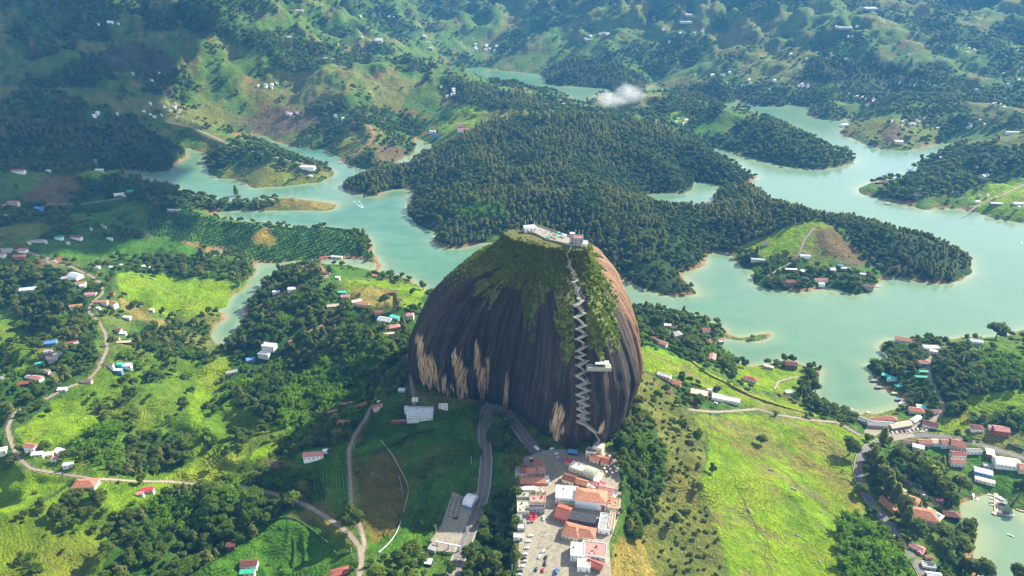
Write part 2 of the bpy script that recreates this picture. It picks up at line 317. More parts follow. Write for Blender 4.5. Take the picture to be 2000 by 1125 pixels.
def flatten_poly(pix, z, edge=9):
    P = pick(*np.array(pix, float).T)[:, :2]
    lo = P.min(0) - 30; hi = P.max(0) + 30
    m = (GX > lo[0]) & (GX < hi[0]) & (GY > lo[1]) & (GY < hi[1]); idx = np.nonzero(m)
    x = GX[idx]; y = GY[idx]; best = np.full(len(x), 1e9)
    Q = np.roll(P, -1, 0)
    for (ax, ay), (bx, by) in zip(P, Q):
        dx, dy = bx - ax, by - ay; t = np.clip(((x - ax) * dx + (y - ay) * dy) / (dx * dx + dy * dy + 1e-9), 0, 1)
        best = np.minimum(best, np.hypot(x - ax - t * dx, y - ay - t * dy))
    ins = inpoly(x, y, P); f = np.where(ins, 1, 1 - sstep(2, edge + 2, best))
    HZ[idx] = HZ[idx] * (1 - f) + z * f
    return P
PLAZA_W = flatten_poly(PLAZA, 87.0)
PARK_W = flatten_poly(PARK, 74.5)
LOT_W = flatten_poly(LOT, 6.0, 14)
YARD_W = flatten_poly(YARD, 66.0)
roadness = np.zeros_like(HZ)
for kind, wd, px in ROADS:
    W = pick(*np.array(px, float).T)
    Q = densify(W, step=3.0)
    for _ in range(12): Q[1:-1, 2] = .25 * Q[:-2, 2] + .5 * Q[1:-1, 2] + .25 * Q[2:, 2]
    Q[:, 2] = np.maximum(Q[:, 2], 1.0)
    ROAD_W.append((kind, wd, Q))
    lo = Q[:, :2].min(0) - 30; hi = Q[:, :2].max(0) + 30
    idx = np.nonzero((GX > lo[0]) & (GX < hi[0]) & (GY > lo[1]) & (GY < hi[1]) & (D > 0))
    x = GX[idx]; y = GY[idx]; best = np.full(len(x), 1e9); bz = np.zeros(len(x))
    for a, b in zip(Q[:-1], Q[1:]):
        dx, dy = b[0] - a[0], b[1] - a[1]; t = np.clip(((x - a[0]) * dx + (y - a[1]) * dy) / (dx * dx + dy * dy + 1e-9), 0, 1)
        d = np.hypot(x - a[0] - t * dx, y - a[1] - t * dy); s = d < best
        best = np.where(s, d, best); bz = np.where(s, a[2] + (b[2] - a[2]) * t, bz)
    cell = GR[idx] * .0048
    f = 1 - sstep(wd * .5 + cell, wd * .5 + cell + 5, best)
    HZ[idx] = HZ[idx] * (1 - f) + (bz - .12) * f
    roadness[idx] = np.maximum(roadness[idx], (best < wd * .5 + 1.0))
HZb = HZ
# ------------------------------------------------------------------ ground cover, by area
Z = [
 (11,[(0,1130),(0,900),(200,700),(400,700),(470,740),(560,840),(470,940),(300,1000),(200,1130)]),
 (3,[(0,510),(60,514),(130,540),(160,600),(190,650),(170,700),(100,650),(40,625),(0,590)]),
 (11,[(0,590),(60,625),(70,700),(30,760),(0,760)]),
 (3,[(70,720),(160,640),(190,690),(150,740),(60,790),(0,810),(0,750)]),
 (3,[(420,700),(470,640),(520,590),(560,600),(640,560),(700,600),(800,640),(805,740),(740,790),(690,850),(600,860),(540,830),(470,800)]),
 (3,[(500,570),(545,525),(600,495),(640,498),(625,545),(560,572),(500,610),(470,650),(480,600)]),
 (7,[(560,760),(600,715),(660,695),(710,700),(715,760),(690,820),(640,840),(560,835),(530,790)]),
 (3,[(600,840),(690,850),(660,880),(580,900),(520,890),(540,850)]),
 (7,[(140,840),(190,815),(235,835),(240,880),(180,895),(140,875)]),
 (3,[(270,850),(330,850),(400,860),(420,900),(330,920),(250,930),(150,890),(230,880)]),
 (1,[(225,530),(300,533),(400,540),(478,560),(455,590),(418,612),(330,622),(290,600),(240,580)]),
 (5,[(232,575),(262,600),(300,617),(430,636),(415,650),(330,640),(262,622),(240,600)]),
 (3,[(330,620),(400,632),(432,642),(415,668),(385,655),(340,640)]),
 (3,[(270,650),(330,655),(400,690),(420,720),(380,700),(280,690)]),
 (1,[(380,730),(430,690),(455,700),(430,760),(395,800),(380,850),(440,900),(520,870),(560,840),(600,800),(560,850),(530,890),(450,905),(380,900),(370,840)]),
 (1,[(30,840),(110,782),(180,770),(190,830),(150,862),(90,872),(40,868)]),
 (1,[(0,920),(80,912),(155,930),(130,975),(60,1000),(0,995)]),
 (1,[(200,970),(330,930),(420,880),(470,905),(450,935),(350,940),(300,968),(230,992)]),
 (3,[(180,1130),(215,1010),(330,965),(450,945),(560,905),(640,925),(650,965),(600,990),(550,1015),(430,1085),(380,1130)]),
 (12,[(0,1130),(0,1000),(130,975),(220,1000),(200,1130)]),
 (8,[(380,1130),(430,1085),(550,1015),(640,1030),(690,1075),(685,1130)]),
 (8,[(590,880),(680,860),(685,930),(680,1010),(640,990),(620,925),(580,900)]),
 (8,[(690,880),(720,850),(800,825),(935,785),(942,900),(930,965),(850,1000),(830,1090),(720,1085),(705,1040)]),
 (16,[(700,905),(745,870),(790,900),(798,960),(775,1040),(720,1060),(700,1000)]),  # brown dry field, with the rock's shade painted into its darker colour
 (3,[(955,810),(975,805),(1000,850),(1000,890),(960,890)]),
 (8,[(965,880),(1000,890),(1012,960),(1005,1060),(950,1080),(920,1060),(950,960)]),
 (3,[(905,1070),(940,1030),(975,960),(1005,980),(1005,1130),(880,1130)]),
 (3,[(1195,800),(1240,780),(1265,800),(1310,850),(1300,960),(1270,1060),(1225,1040),(1215,960),(1200,880)]),
 (5,[(1205,1045),(1250,1050),(1300,1130),(1190,1130)]),
 (10,[(1240,720),(1300,740),(1340,800),(1380,850),(1370,950),(1400,1040),(1420,1130),(1290,1130),(1250,1050),(1290,960),(1300,870),(1240,790)]),
 (1,[(1340,808),(1400,812),(1480,806),(1560,822),(1640,830),(1690,855),(1668,900),(1670,960),(1700,1015),(1720,1050),(1680,1130),(1430,1130),(1400,1030),(1375,950),(1385,850)]),
 (1,[(1232,675),(1290,680),(1345,700),(1400,738),(1480,768),(1560,792),(1600,812),(1560,818),(1480,800),(1420,770),(1340,745),(1290,728),(1238,715)]),
 (3,[(1235,602),(1290,600),(1370,620),(1400,650),(1400,690),(1420,720),(1350,700),(1290,680),(1232,675)]),
 (1,[(1425,715),(1500,715),(1570,718),(1570,770),(1480,762),(1430,738)]),
 (3,[(1575,715),(1603,720),(1595,765),(1630,800),(1660,812),(1700,830),(1650,830),(1590,795),(1560,770)]),
 (3,[(1700,672),(1780,668),(1900,680),(1960,700),(2000,700),(2000,760),(1900,780),(1850,830),(1820,840),(1760,800),(1710,750),(1690,712)]),
 (11,[(1850,660),(1960,655),(2000,643),(2000,720),(1900,690)]),
 (1,[(1810,838),(1840,815),(1895,822),(1885,850),(1840,846)]),
 (1,[(1890,775),(2000,758),(2000,800),(1940,812),(1890,805)]),
 (3,[(1890,810),(2000,800),(2000,840),(1900,835)]),
 (8,[(1830,870),(1920,880),(2000,910),(2000,1000),(1900,975),(1860,960),(1720,900),(1700,880)]),
 (3,[(1720,880),(1830,890),(1860,950),(1860,1000),(1820,970),(1740,920)]),
 (7,[(1625,1015),(1690,1000),(1720,1050),(1800,1130),(1640,1130)]),
 (3,[(1830,1060),(1880,1000),(1905,1040),(1900,1130),(1830,1130)]),
 # middle distance
 (2,[(660,365),(700,330),(800,330),(840,300),(950,240),(1050,222),(1180,222),(1290,245),(1400,300),(1480,340),(1480,362),(1356,362),(1285,380),(1285,402),(1390,405),(1405,362),(1480,358),(1520,398),(1600,416),(1760,443),(1895,493),(1905,530),(1860,558),(1740,545),(1690,505),(1660,470),(1640,440),(1600,432),(1540,435),(1500,455),(1420,490),(1380,502),(1350,530),(1362,580),(1300,580),(1190,535),(1150,480),(985,450),(920,490),(850,480),(790,430),(780,400),(800,370),(740,388)]),
 (7,[(870,405),(930,395),(990,405),(985,425),(900,425)]),
 (3,[(1440,490),(1500,500),(1600,520),(1700,540),(1720,560),(1690,580),(1500,570),(1440,530)]),
 (1,[(1425,492),(1480,468),(1540,440),(1610,428),(1615,440),(1570,490),(1500,505)]),
 (13,[(1585,450),(1625,445),(1665,480),(1700,520),(1660,520),(1610,490)]),
 (3,[(1415,240),(1500,228),(1600,262),(1680,305),(1650,332),(1570,332),(1450,312),(1400,292),(1370,270)]),
 (2,[(0,235),(100,250),(200,240),(300,258),(365,292),(350,335),(260,338),(150,330),(0,315)]),
 (4,[(285,425),(340,403),(400,420),(440,432),(560,445),(680,445),(725,465),(720,500),(620,498),(560,512),(500,512),(440,480),(360,470),(285,458)]),
 (5,[(490,455),(515,440),(545,470),(530,485),(495,475)]),
 (3,[(690,455),(728,465),(728,500),(690,505)]),
 (5,[(500,380),(560,372),(650,385),(660,403),(600,410),(520,395)]),
 (14,[(410,330),(440,310),(500,310),(600,325),(655,340),(600,362),(500,366),(440,350)]),
 (3,[(400,300),(450,280),(560,300),(600,320),(500,320),(430,325),(400,325)]),
 (8,[(130,400),(230,375),(300,395),(280,450),(150,440)]),
 (13,[(40,390),(90,340),(140,338),(170,370),(120,410)]),
 (8,[(60,480),(180,470),(350,470),(420,500),(330,500),(200,505),(60,500)]),
 (3,[(170,380),(260,350),(400,388),(500,393),(560,385),(500,412),(400,412),(300,400)]),
 (3,[(280,500),(400,500),(500,515),(490,550),(400,545),(300,530)]),
 (8,[(620,505),(720,510),(735,530),(690,548),(640,545)]),
 (1,[(670,548),(740,545),(830,560),(825,600),(790,600),(740,570),(680,570)]),
 (5,[(690,562),(760,560),(790,590),(740,600),(690,590)]),
 (6,[(735,515),(750,518),(740,540),(725,530)]),
 (1,[(240,332),(140,335),(160,345),(240,345)]),
 (15,[(210,85),(280,80),(345,120),(340,140),(240,140),(180,120)]),
 (3,[(280,15),(360,0),(460,45),(600,92),(625,140),(560,140),(480,90),(430,70),(350,60),(280,60)]),
 (3,[(100,140),(180,100),(230,150),(170,170),(100,170)]),
 (13,[(460,230),(560,205),(640,235),(560,265),(500,262)]),
 (14,[(660,270),(730,240),(760,270),(700,310),(660,300)]),
 (13,[(730,280),(800,290),(790,315),(730,315)]),
 (2,[(870,140),(900,150),(960,170),(1040,190),(1080,215),(1000,215),(900,205),(870,180)]),
 (1,[(880,210),(930,205),(950,240),(900,260),(850,270),(860,240)]),
 (2,[(1060,165),(1080,120),(1180,122),(1250,140),(1270,165),(1230,178),(1120,168)]),
 (2,[(1540,120),(1640,115),(1760,130),(1800,160),(1700,175),(1600,160),(1540,150)]),
 (2,[(1310,170),(1400,160),(1440,180),(1400,200),(1330,190)]),
 (2,[(1450,190),(1530,180),(1540,205),(1470,208)]),
 (14,[(1660,235),(1740,228),(1830,250),(1820,285),(1740,290),(1670,260)]),
 (13,[(1720,250),(1750,245),(1760,280),(1720,280)]),
 (8,[(1360,235),(1450,235),(1430,255),(1380,270),(1350,260)]),
 (1,[(1300,225),(1345,215),(1350,235),(1310,240)]),
 (14,[(1450,100),(1520,90),(1600,100),(1580,115),(1560,150),(1450,160),(1440,140)]),
 (3,[(1780,300),(1880,280),(2000,290),(2000,350),(1900,350),(1840,380),(1760,400),(1700,385),(1760,350)]),
 (1,[(1880,370),(2000,345),(2000,430),(1900,412)]),
]
ZR = np.zeros((563, 1000), np.int8)
yy, xx = np.mgrid[0:563, 0:1000]
for t, P in Z:
    ZR[inpoly(xx * 2.0, yy * 2.0, P)] = t
def zone_at(X, Y, Zh, jitter=3.0):
    px, py = proj(X, Y, Zh)
    px = px + jitter * (fbm(X / 25, Y / 25, 3, 61) * 3 + fbm(X / 8, Y / 8, 2, 63) * 1.5); py = py + jitter * (fbm(X / 25, Y / 25, 3, 67) * 2 + fbm(X / 8, Y / 8, 2, 69))
    i = np.clip((px / 2).astype(int), 0, 999); j = np.clip((py / 2).astype(int), 0, 562)
    return ZR[j, i]
ZC = {0:(.045,.105,.016),1:(.135,.230,.008),2:(.028,.055,.012),3:(.032,.085,.010),4:(.055,.135,.022),5:(.210,.180,.045),6:(.32,.11,.045),7:(.06,.14,.01),
      8:(.050,.135,.012),9:(.2,.18,.14),10:(.115,.135,.028),11:(.085,.160,.010),12:(.095,.155,.008),16:(.115,.105,.022),13:(.125,.10,.045),14:(.13,.16,.03),15:(.065,.068,.045)}
zn = zone_at(GX, GY, HZ)
fc = np.zeros(zn.shape + (3,))
for k, v in ZC.items(): fc[zn == k] = v
# far hills: pasture and scrub patches
pt = fbm(GX / 170, GY / 170, 4, 71); pt2 = fbm(GX / 90 + 7, GY / 90, 3, 73)
m0 = (zn == 0)
past = np.clip(sstep(-.02, .12, pt), 0, 1)[..., None]
pc = np.where((pt2 > .12)[..., None], (.13, .15, .035), (.075, .145, .022))
fc = np.where(m0[..., None], fc * (1 - past) + pc * past, fc)
red = (m0 & (fbm(GX / 60, GY / 60, 3, 79) > .58) & (GR > 900))
fc[red] = fc[red] * .4 + np.array((.22, .10, .05)) * .6
br = 1 + .28 * fbm(GX / 22, GY / 22, 4, 83)[..., None]; dry = sstep(.1, .5, fbm(GX / 35, GY / 60, 4, 89))[..., None] * .35
g1 = np.isin(zn, [1, 8, 11, 12, 0])[..., None]
ux, uy = GX * .83 - GY * .55, GX * .55 + GY * .83
md = ((zn == 1) & (GX > 60) & (GR < 800)); worn = 1.25 * sstep(.0, .4, fbm(ux / 60, uy / 18, 4, 131) + .35 * fbm(ux / 14, uy / 5, 3, 133))
fc = np.where(md[..., None], fc * (1 - .62 * worn[..., None]) + np.array((.16, .14, .05)) * .62 * worn[..., None], fc)
fc = fc * br; fc = np.where(g1, fc * (1 - dry) + np.array((.17, .17, .035)) * dry, fc)
# red shore where the bank is bare
sh = ((D > 0) & (D < 1.5 + 9 * fbm(GX / 70, GY / 70, 3, 97)))
fc[sh] = (.30, .17, .09)
fc[roadness > .5] = (.20, .16, .10)
# terrain mesh
co = np.stack([GX, GY, HZ], -1).reshape(-1, 3)
ii = np.arange(NR * NT_).reshape(NR, NT_)
q = np.stack([ii[:-1, :-1], ii[:-1, 1:], ii[1:, 1:], ii[1:, :-1]], -1).reshape(-1, 4)
def ground_material():
    m = NT('ground_cover'); a = m.attr('cover').outputs['Color']; p = m.pos()
    n1_ = m.noise(p, .55, 6, .7); n2_ = m.noise(p, .09, 4, .6); n3_ = m.noise(p, .018, 3, .6)
    c_ = m.mix(1, a, m.ramp(n1_, [(.30, (.50, .52, .5)), (.72, (1.5, 1.42, 1.4))]), 'MULTIPLY')
    c_ = m.mix(1, c_, m.ramp(n2_, [(.35, (.72, .80, .8)), (.68, (1.25, 1.15, 1.1))]), 'MULTIPLY')
    c_ = m.mix(1, c_, m.ramp(n3_, [(.38, (.85, .92, 1)), (.62, (1.14, 1.06, .9))]), 'MULTIPLY')
    sep = m.N('ShaderNodeSeparateXYZ'); m.L(p, sep.inputs[0]); tz = m.math('SINE', m.math('ADD', m.math('MULTIPLY', sep.outputs[2], 3.6), m.math('MULTIPLY', n2_, 26.0)))
    tz = m.math('MULTIPLY', tz, m.ramp(n3_, [(.40, 0.0), (.56, 1.0)]))
    c_ = m.mix(1, c_, m.ramp(m.math('ADD', m.math('MULTIPLY', tz, .5), .5), [(.1, (.80, .84, .84)), (.6, (1.06, 1.03, 1.0))]), 'MULTIPLY')
    spk = m.N('ShaderNodeTexVoronoi'); m.L(p, spk.inputs[0]); spk.inputs['Scale'].default_value = .16
    c_ = m.mix(m.math('MULTIPLY', m.ramp(spk.outputs['Distance'], [(.06, 1.0), (.17, 0.0)]), m.ramp(n3_, [(.50, 0.0), (.58, .7)])), c_, (.12, .105, .055))
    m.col(c_); m.rough(.95, .1)
    m.bump(m.math('ADD', m.math('ADD', m.math('MULTIPLY', n2_, 4.0), m.math('MULTIPLY', tz, .35)), n1_), 1.0, 1.5)
    return m.m
tm = np_mesh('terrain', co, q, ground_material())
at = tm.attributes.new('cover', 'FLOAT_COLOR', 'POINT')
rgba = np.ones((NR * NT_, 4), np.float32); rgba[:, :3] = fc.reshape(-1, 3); at.data.foreach_set('color', rgba.ravel())
terrain = link('terrain', tm); tag(terrain, kind='structure')
# ------------------------------------------------------------------ water
def lake_material():
    m = NT('lake_water'); s_ = m.attr('shore').outputs['Fac']; p = m.pos()
    mp = m.N('ShaderNodeMapping'); m.L(p, mp.inputs[0]); mp.inputs['Scale'].default_value = (1, 1.7, 1); mp.inputs['Rotation'].default_value = (0, 0, .6)
    big = m.noise(p, .0022, 3, .5); streak = m.noise(mp.outputs[0], .012, 5, .6, 1.5)
    deep = m.mix(m.ramp(big, [(.35, 0.0), (.65, 1.0)]), (.030, .118, .064), (.075, .178, .100))
    deep = m.mix(m.ramp(streak, [(.4, 0.0), (.75, .35)]), deep, (.13, .27, .17))
    east = m.N('ShaderNodeSeparateXYZ'); m.L(p, east.inputs[0])
    ef = m.N('ShaderNodeMapRange'); m.L(east.outputs[0], ef.inputs[0]); ef.inputs[1].default_value = -250; ef.inputs[2].default_value = 500
    deep = m.mix(m.math('MULTIPLY', ef.outputs[0], .55), deep, (.140, .225, .135))
    sh_ = m.ramp(s_, [(0.0, 1.0), (.35, .25), (1.0, 0.0)])
    c_ = m.mix(m.math('MULTIPLY', sh_, .55), deep, (.34, .33, .17))
    m.col(c_); m.rough(.12, .5); m.p.inputs['IOR'].default_value = 1.33
    w1 = m.noise(p, .9, 4, .6); w2 = m.noise(mp.outputs[0], .16, 3, .5)
    m.bump(m.math('ADD', w1, m.math('MULTIPLY', w2, 2)), .13, .5)
    return m.m
sx, sy = 3, 3
wi = np.arange(0, NR, sy)
wi = wi[GR[wi, 0] < 6500]; wj = np.arange(0, NT_, sx)
wx = GX[np.ix_(wi, wj)]; wy = GY[np.ix_(wi, wj)]; wd_ = D[np.ix_(wi, wj)]
wco = np.stack([wx, wy, 0 * wx], -1).reshape(-1, 3); n_i, n_j = wx.shape
k = np.arange(n_i * n_j).reshape(n_i, n_j)
wq = np.stack([k[:-1, :-1], k[:-1, 1:], k[1:, 1:], k[1:, :-1]], -1)
keep = (wd_[:-1, :-1] < 40) | (wd_[1:, 1:] < 40)
wm = np_mesh('lake', wco, wq[keep], lake_material())
sa = wm.attributes.new('shore', 'FLOAT', 'POINT')
sed = np.clip(-wd_ / (28 + 60 * np.clip(fbm(wx / 220, wy / 220, 2, 41) + .2, 0, 1)), 0, 1)
sa.data.foreach_set('value', sed.ravel().astype(np.float32))
lake = link('lake', wm); tag(lake, kind='structure')
# ------------------------------------------------------------------ the monolith
BASE = [(-111,690),(-106,664),(-73,646),(-28,646),(2,626),(22,584),(45,556),(66,549),(85,553),(106,583),(121,620),(127,690),(124,760),(95,840),(40,880),(-30,850),(-80,780)]
RC0 = np.array([15., 690.]); RC1 = np.array([33., 643.])
bp = np.array(BASE) - RC0; ba = np.arctan2(bp[:, 1], bp[:, 0]) % (2 * math.pi); br_ = np.hypot(*bp.T); o_ = np.argsort(ba); ba = ba[o_]; br_ = br_[o_]
NA, NU = 900, 190
pa = np.linspace(0, 2 * math.pi, NA, endpoint=False)
rb = np.interp(pa, np.r_[ba - 2 * math.pi, ba, ba + 2 * math.pi], np.tile(br_, 3))
for _ in range(30): rb = .25 * np.roll(rb, 1) + .5 * rb + .25 * np.roll(rb, -1)
uu = np.linspace(-.16, .955, NU)
Uu, Pa = np.meshgrid(uu, pa, indexing='ij')
prof = np.power(np.clip(1 - np.power(np.clip(Uu, 0, 1), 2.0), 0, 1), .60) * (1 - .03 * np.clip(-Uu * 6, 0, 1))
prof = prof * (1 + .06 * np.sin(np.clip(Uu, 0, .8) / .8 * math.pi))
arc = Pa * 110.0
ct = 1 - np.abs(vnoise(np.cos(Pa) * 8 + 3 + .25 * Uu, np.sin(Pa) * 8 + .3 * Uu, 3)) * 2
rib = fbm(np.cos(Pa) * 11 + .5 * Uu, np.sin(Pa) * 11 + .4 * Uu, 3, 5)
rib2 = vnoise(np.cos(Pa) * 34 + .8 * Uu, np.sin(Pa) * 34 + .8 * Uu, 9)
lump = fbm(np.cos(Pa) * 4, np.sin(Pa) * 4 + Uu * 5, 4, 15)
tsh = 1 / np.sqrt((np.cos(pa - R(-28)) / 46)**2 + (np.sin(pa - R(-28)) / 17)**2); tq = np.power(np.clip((Uu - .7) / .255, 0, 1), 1.5)
ptop = np.power(1 - .955**2, .60)
Rr = rb[None] * prof * (1 - tq) + tq * tsh[None] * (1 + 1.8 * (.955 - Uu)) + (ct * 1.3 + rib * 3.4 + rib2 * .9 + lump * 3) * np.clip(prof * 1.4 - .35, .05, 1)
# the cleft that carries the stairs
RTOP = 195.0
Rr = Rr + 5.5 * np.clip(-np.cos(Pa) - .45, 0, 1) / .55 * np.sin(np.clip(Uu, 0, .85) / .85 * math.pi)
Rr = Rr + 4.5 * fbm(np.cos(Pa) * 3.1 + 9, np.sin(Pa) * 3.1 + Uu * 1.2, 2, 77) * (1 - tq)
_c = RC0[None, None] * (1 - np.clip(Uu, 0, 1)[..., None]) + RC1[None, None] * np.clip(Uu, 0, 1)[..., None]
_px, _py = proj(_c[..., 0] + Rr * np.cos(Pa), _c[..., 1] + Rr * np.sin(Pa), 78 + Uu * 195.0)
_sx = np.interp(_py, [470, 560, 640, 840], [1108, 1122, 1136, 1140]); _front = (np.sin(Pa) < -.2)
Rr = Rr - _front * (8 * np.exp(-((_px - _sx - 10) / 14)**2) * np.clip((.93 - Uu) * 8, 0, 1) + 2.2 * np.exp(-((_px - 1042) / 9)**2) * np.clip((.6 - Uu) * 4, 0, 1))
Rr = Rr + _front * 2.0 * np.clip((_px - 1146) / 8, 0, 1) * np.clip((1196 - _px) / 8, 0, 1) * np.clip((.36 - Uu) * 20, 0, 1)
cxy = RC0[None, None] * (1 - np.clip(Uu, 0, 1)[..., None]) + RC1[None, None] * np.clip(Uu, 0, 1)[..., None]
X_ = cxy[..., 0] + Rr * np.cos(Pa); Y_ = cxy[..., 1] + Rr * np.sin(Pa); Zr = 78 + Uu * RTOP
cap = np.array([[RC1[0], RC1[1], Zr[-1, 0] + 1.5]])
rco = np.concatenate([np.stack([X_, Y_, Zr], -1).reshape(-1, 3), cap])
k = np.arange(NU * NA).reshape(NU, NA); kr = np.roll(k, -1, 1)
rq = np.stack([k[:-1], kr[:-1], kr[1:], k[1:]], -1).reshape(-1, 4)
tri = np.stack([k[-1], kr[-1], np.full(NA, NU * NA), np.full(NA, NU * NA)], -1)
# colours: black varnish, tan bare streaks, vegetation
rpx, rpy = proj(X_, Y_, Zr)
VEG = [(980,440),(1150,465),(1165,505),(1185,560),(1203,600),(1208,650),(1196,700),(1178,695),(1150,690),(1148,640),(1140,590),(1128,560),(1120,600),(1124,660),(1118,700),(1106,690),(1098,640),(1090,600),(1084,560),(1070,560),(1058,590),(1048,640),(1036,640),(1022,600),(1012,560),(985,545),(965,570),(945,600),(930,590),(925,560),(900,540),(870,545),(850,570),(870,540),(930,485)]
TAN = [[(812,665),(818,660),(830,680),(842,700),(858,740),(862,768),(840,765),(822,750),(814,710)],[(885,690),(897,690),(912,730),(918,775),(893,775),(886,730)],[(862,725),(868,720),(885,775),(868,772)],
       [(926,660),(932,660),(944,740),(946,780),(934,780),(928,720)],[(944,700),(950,720),(955,775),(948,775)],[(983,730),(988,725),(994,790),(984,788)],[(1076,795),(1096,792),(1104,820),(1096,860),(1084,872),(1072,840)],[(1166,830),(1180,822),(1184,845),(1168,850)]]
jx = rpx + 3 * vnoise(arc / 1.2, Zr / 60, 33) + 5 * vnoise(arc / 6, Zr / 80, 34); jy = rpy + 26 * vnoise(arc / 1.0, Zr / 300, 35) + 22 * vnoise(arc / 4.0, Zr / 300, 36)
tanm = np.zeros(X_.shape)
for P in TAN: tanm = np.maximum(tanm, inpoly(jx, jy, P).astype(float))
nv = fbm(arc / 9, Zr / 14, 4, 37)
for _ in range(14): tanm[1:-1] = .25 * tanm[:-2] + .5 * tanm[1:-1] + .25 * tanm[2:]
tanm = .25 * np.roll(tanm, 1, 1) + .5 * tanm + .25 * np.roll(tanm, -1, 1)
vegm = inpoly(rpx + 16 * nv, rpy + 45 * fbm(arc / 6, Zr / 30, 3, 38), VEG).astype(float)
vegm = np.maximum(vegm * (nv > -.42), ((Uu > .80) & (nv > -.5)).astype(float))
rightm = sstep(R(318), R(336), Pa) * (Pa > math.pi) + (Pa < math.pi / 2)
def rock_material():
    m = NT('granite'); uv = m.attr('streak').outputs['Vector']; tn = m.attr('tanm').outputs['Fac']; vg = m.attr('vegm').outputs['Fac']; rg = m.attr('rightm').outputs['Fac']
    a1 = m.noise(uv, .22, 7, .68, .4); a2 = m.noise(uv, 1.1, 5, .6); a3 = m.noise(m.pos(), .5, 5, .7)
    dark = m.ramp(a1, [(.33, (.004, .003, .003)), (.49, (.014, .009, .007)), (.57, (.062, .037, .024)), (.62, (.012, .009, .008)), (.78, (.20, .145, .10))])
    dark = m.mix(m.ramp(a2, [(.56, 0.0), (.74, .8)]), dark, (.13, .105, .085))
    lite = m.ramp(a2, [(.40, (.06, .035, .02)), (.48, (.30, .18, .09)), (.55, (.52, .35, .19)), (.66, (.64, .48, .31))])
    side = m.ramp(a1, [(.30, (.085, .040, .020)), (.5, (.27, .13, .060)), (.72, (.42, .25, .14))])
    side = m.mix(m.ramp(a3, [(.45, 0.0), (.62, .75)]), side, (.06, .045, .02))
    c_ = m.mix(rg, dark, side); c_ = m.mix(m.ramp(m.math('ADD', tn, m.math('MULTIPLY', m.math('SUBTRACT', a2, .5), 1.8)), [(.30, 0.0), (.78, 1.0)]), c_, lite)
    gv = m.ramp(a3, [(.3, (.034, .050, .008)), (.5, (.12, .155, .018)), (.7, (.22, .215, .040))])
    c_ = m.mix(m.math('MULTIPLY', vg, .92), c_, gv)
    m.col(c_); m.rough(.75, .3)
    m.bump(m.math('ADD', m.math('MULTIPLY', a1, 3), m.math('ADD', a2, m.math('MULTIPLY', a3, .6))), 1.0, 1.6)
    return m.m
granite = rock_material()
me = np_mesh('rock_face', rco, np.concatenate([rq]), granite)
def set_attr(me, name, v, extra):
    a = me.attributes.new(name, 'FLOAT', 'POINT'); a.data.foreach_set('value', np.append(v.ravel(), extra).astype(np.float32))
set_attr(me, 'tanm', tanm, 0); set_attr(me, 'vegm', vegm, 1); set_attr(me, 'rightm', rightm, 0)
a = me.attributes.new('streak', 'FLOAT_VECTOR', 'POINT'); a.data.foreach_set('vector', np.concatenate([np.stack([arc + 2 * lump, Zr * .035, 0 * arc], -1).reshape(-1, 3), [[0, 0, 0]]]).astype(np.float32).ravel())
rock = link('monolith', me); tag(rock, 'huge dark granite rock dome rising from green hills above the lake', 'rock')
import bmesh
capv = [tuple(v) for v in rco[k[-1]]] + [tuple(cap[0])]
capo = mesh_obj('rock_top', capv, [(i, (i + 1) % NA, NA) for i in range(NA)], simple('summit_earth', (.09, .10, .03), .9), rock, True)
rock_bvh = BVHTree.FromPolygons([tuple(v) for v in np.asarray(rco)], [tuple(int(t) for t in f) for f in rq] + [(int(k[-1][i]), int(k[-1][(i + 1) % NA]), NU * NA) for i in range(NA)])
def rpick(px, py):
    a = (px - 1000) / FPX; b = (562.5 - py) / FPX
    d = Vector((a, cp + b * sp, -sp + b * cp)).normalized()
    h = rock_bvh.ray_cast(Vector((0, 0, CAM_H)), d)
    return (h[0], h[1]) if h[0] is not None else (None, None)
ROCKPOLY = np.stack([RC0[0] + (rb + 3) * np.cos(pa), RC0[1] + (rb + 3) * np.sin(pa)], 1)[::6]
# ------------------------------------------------------------------ air and clouds
def box_mesh(lo, hi):
    (x0, y0, z0), (x1, y1, z1) = lo, hi
    v = [(x0,y0,z0),(x1,y0,z0),(x1,y1,z0),(x0,y1,z0),(x0,y0,z1),(x1,y0,z1),(x1,y1,z1),(x0,y1,z1)]
    return v, [(0,3,2,1),(4,5,6,7),(0,1,5,4),(1,2,6,5),(2,3,7,6),(3,0,4,7)]
hm = bpy.data.materials.new('haze_air'); hm.use_nodes = True; hn = hm.node_tree; hn.nodes.clear()
pv = hn.nodes.new('ShaderNodeVolumePrincipled'); pv.inputs['Color'].default_value = (.12, .44, .98, 1)
pv.inputs['Density'].default_value = 5.4e-5; pv.inputs['Anisotropy'].default_value = .1
ho = hn.nodes.new('ShaderNodeOutputMaterial'); hn.links.new(pv.outputs[0], ho.inputs['Volume'])
v, f = box_mesh((-13500, -400, -20), (13500, 15400, 780))
haze = mesh_obj('haze', v, f, hm); tag(haze, kind='stuff')
def lumpy(name, blobs, mat, sub=3, amp=.25, parent=None):
    bm = bmesh.new()
    for (x, y, z, rx, ry, rz) in blobs:
        r_ = bmesh.ops.create_icosphere(bm, subdivisions=sub, radius=1)
        for vv in r_['verts']:
            n_ = vv.co.copy(); d_ = 1 + amp * (math.sin(n_.x * 5 + x) * math.sin(n_.y * 6 + y) + .6 * math.sin(n_.z * 9 + n_.x * 7))
            vv.co = Vector((x + n_.x * rx * d_, y + n_.y * ry * d_, z + n_.z * rz * d_))
    me = bpy.data.meshes.new(name); bm.to_mesh(me); bm.free(); me.materials.append(mat)
    me.polygons.foreach_set('use_smooth', [True] * len(me.polygons))
    return link(name, me, parent)
cloud_m = simple('cloud_white', (.9, .9, .92), 1, .03, .001)
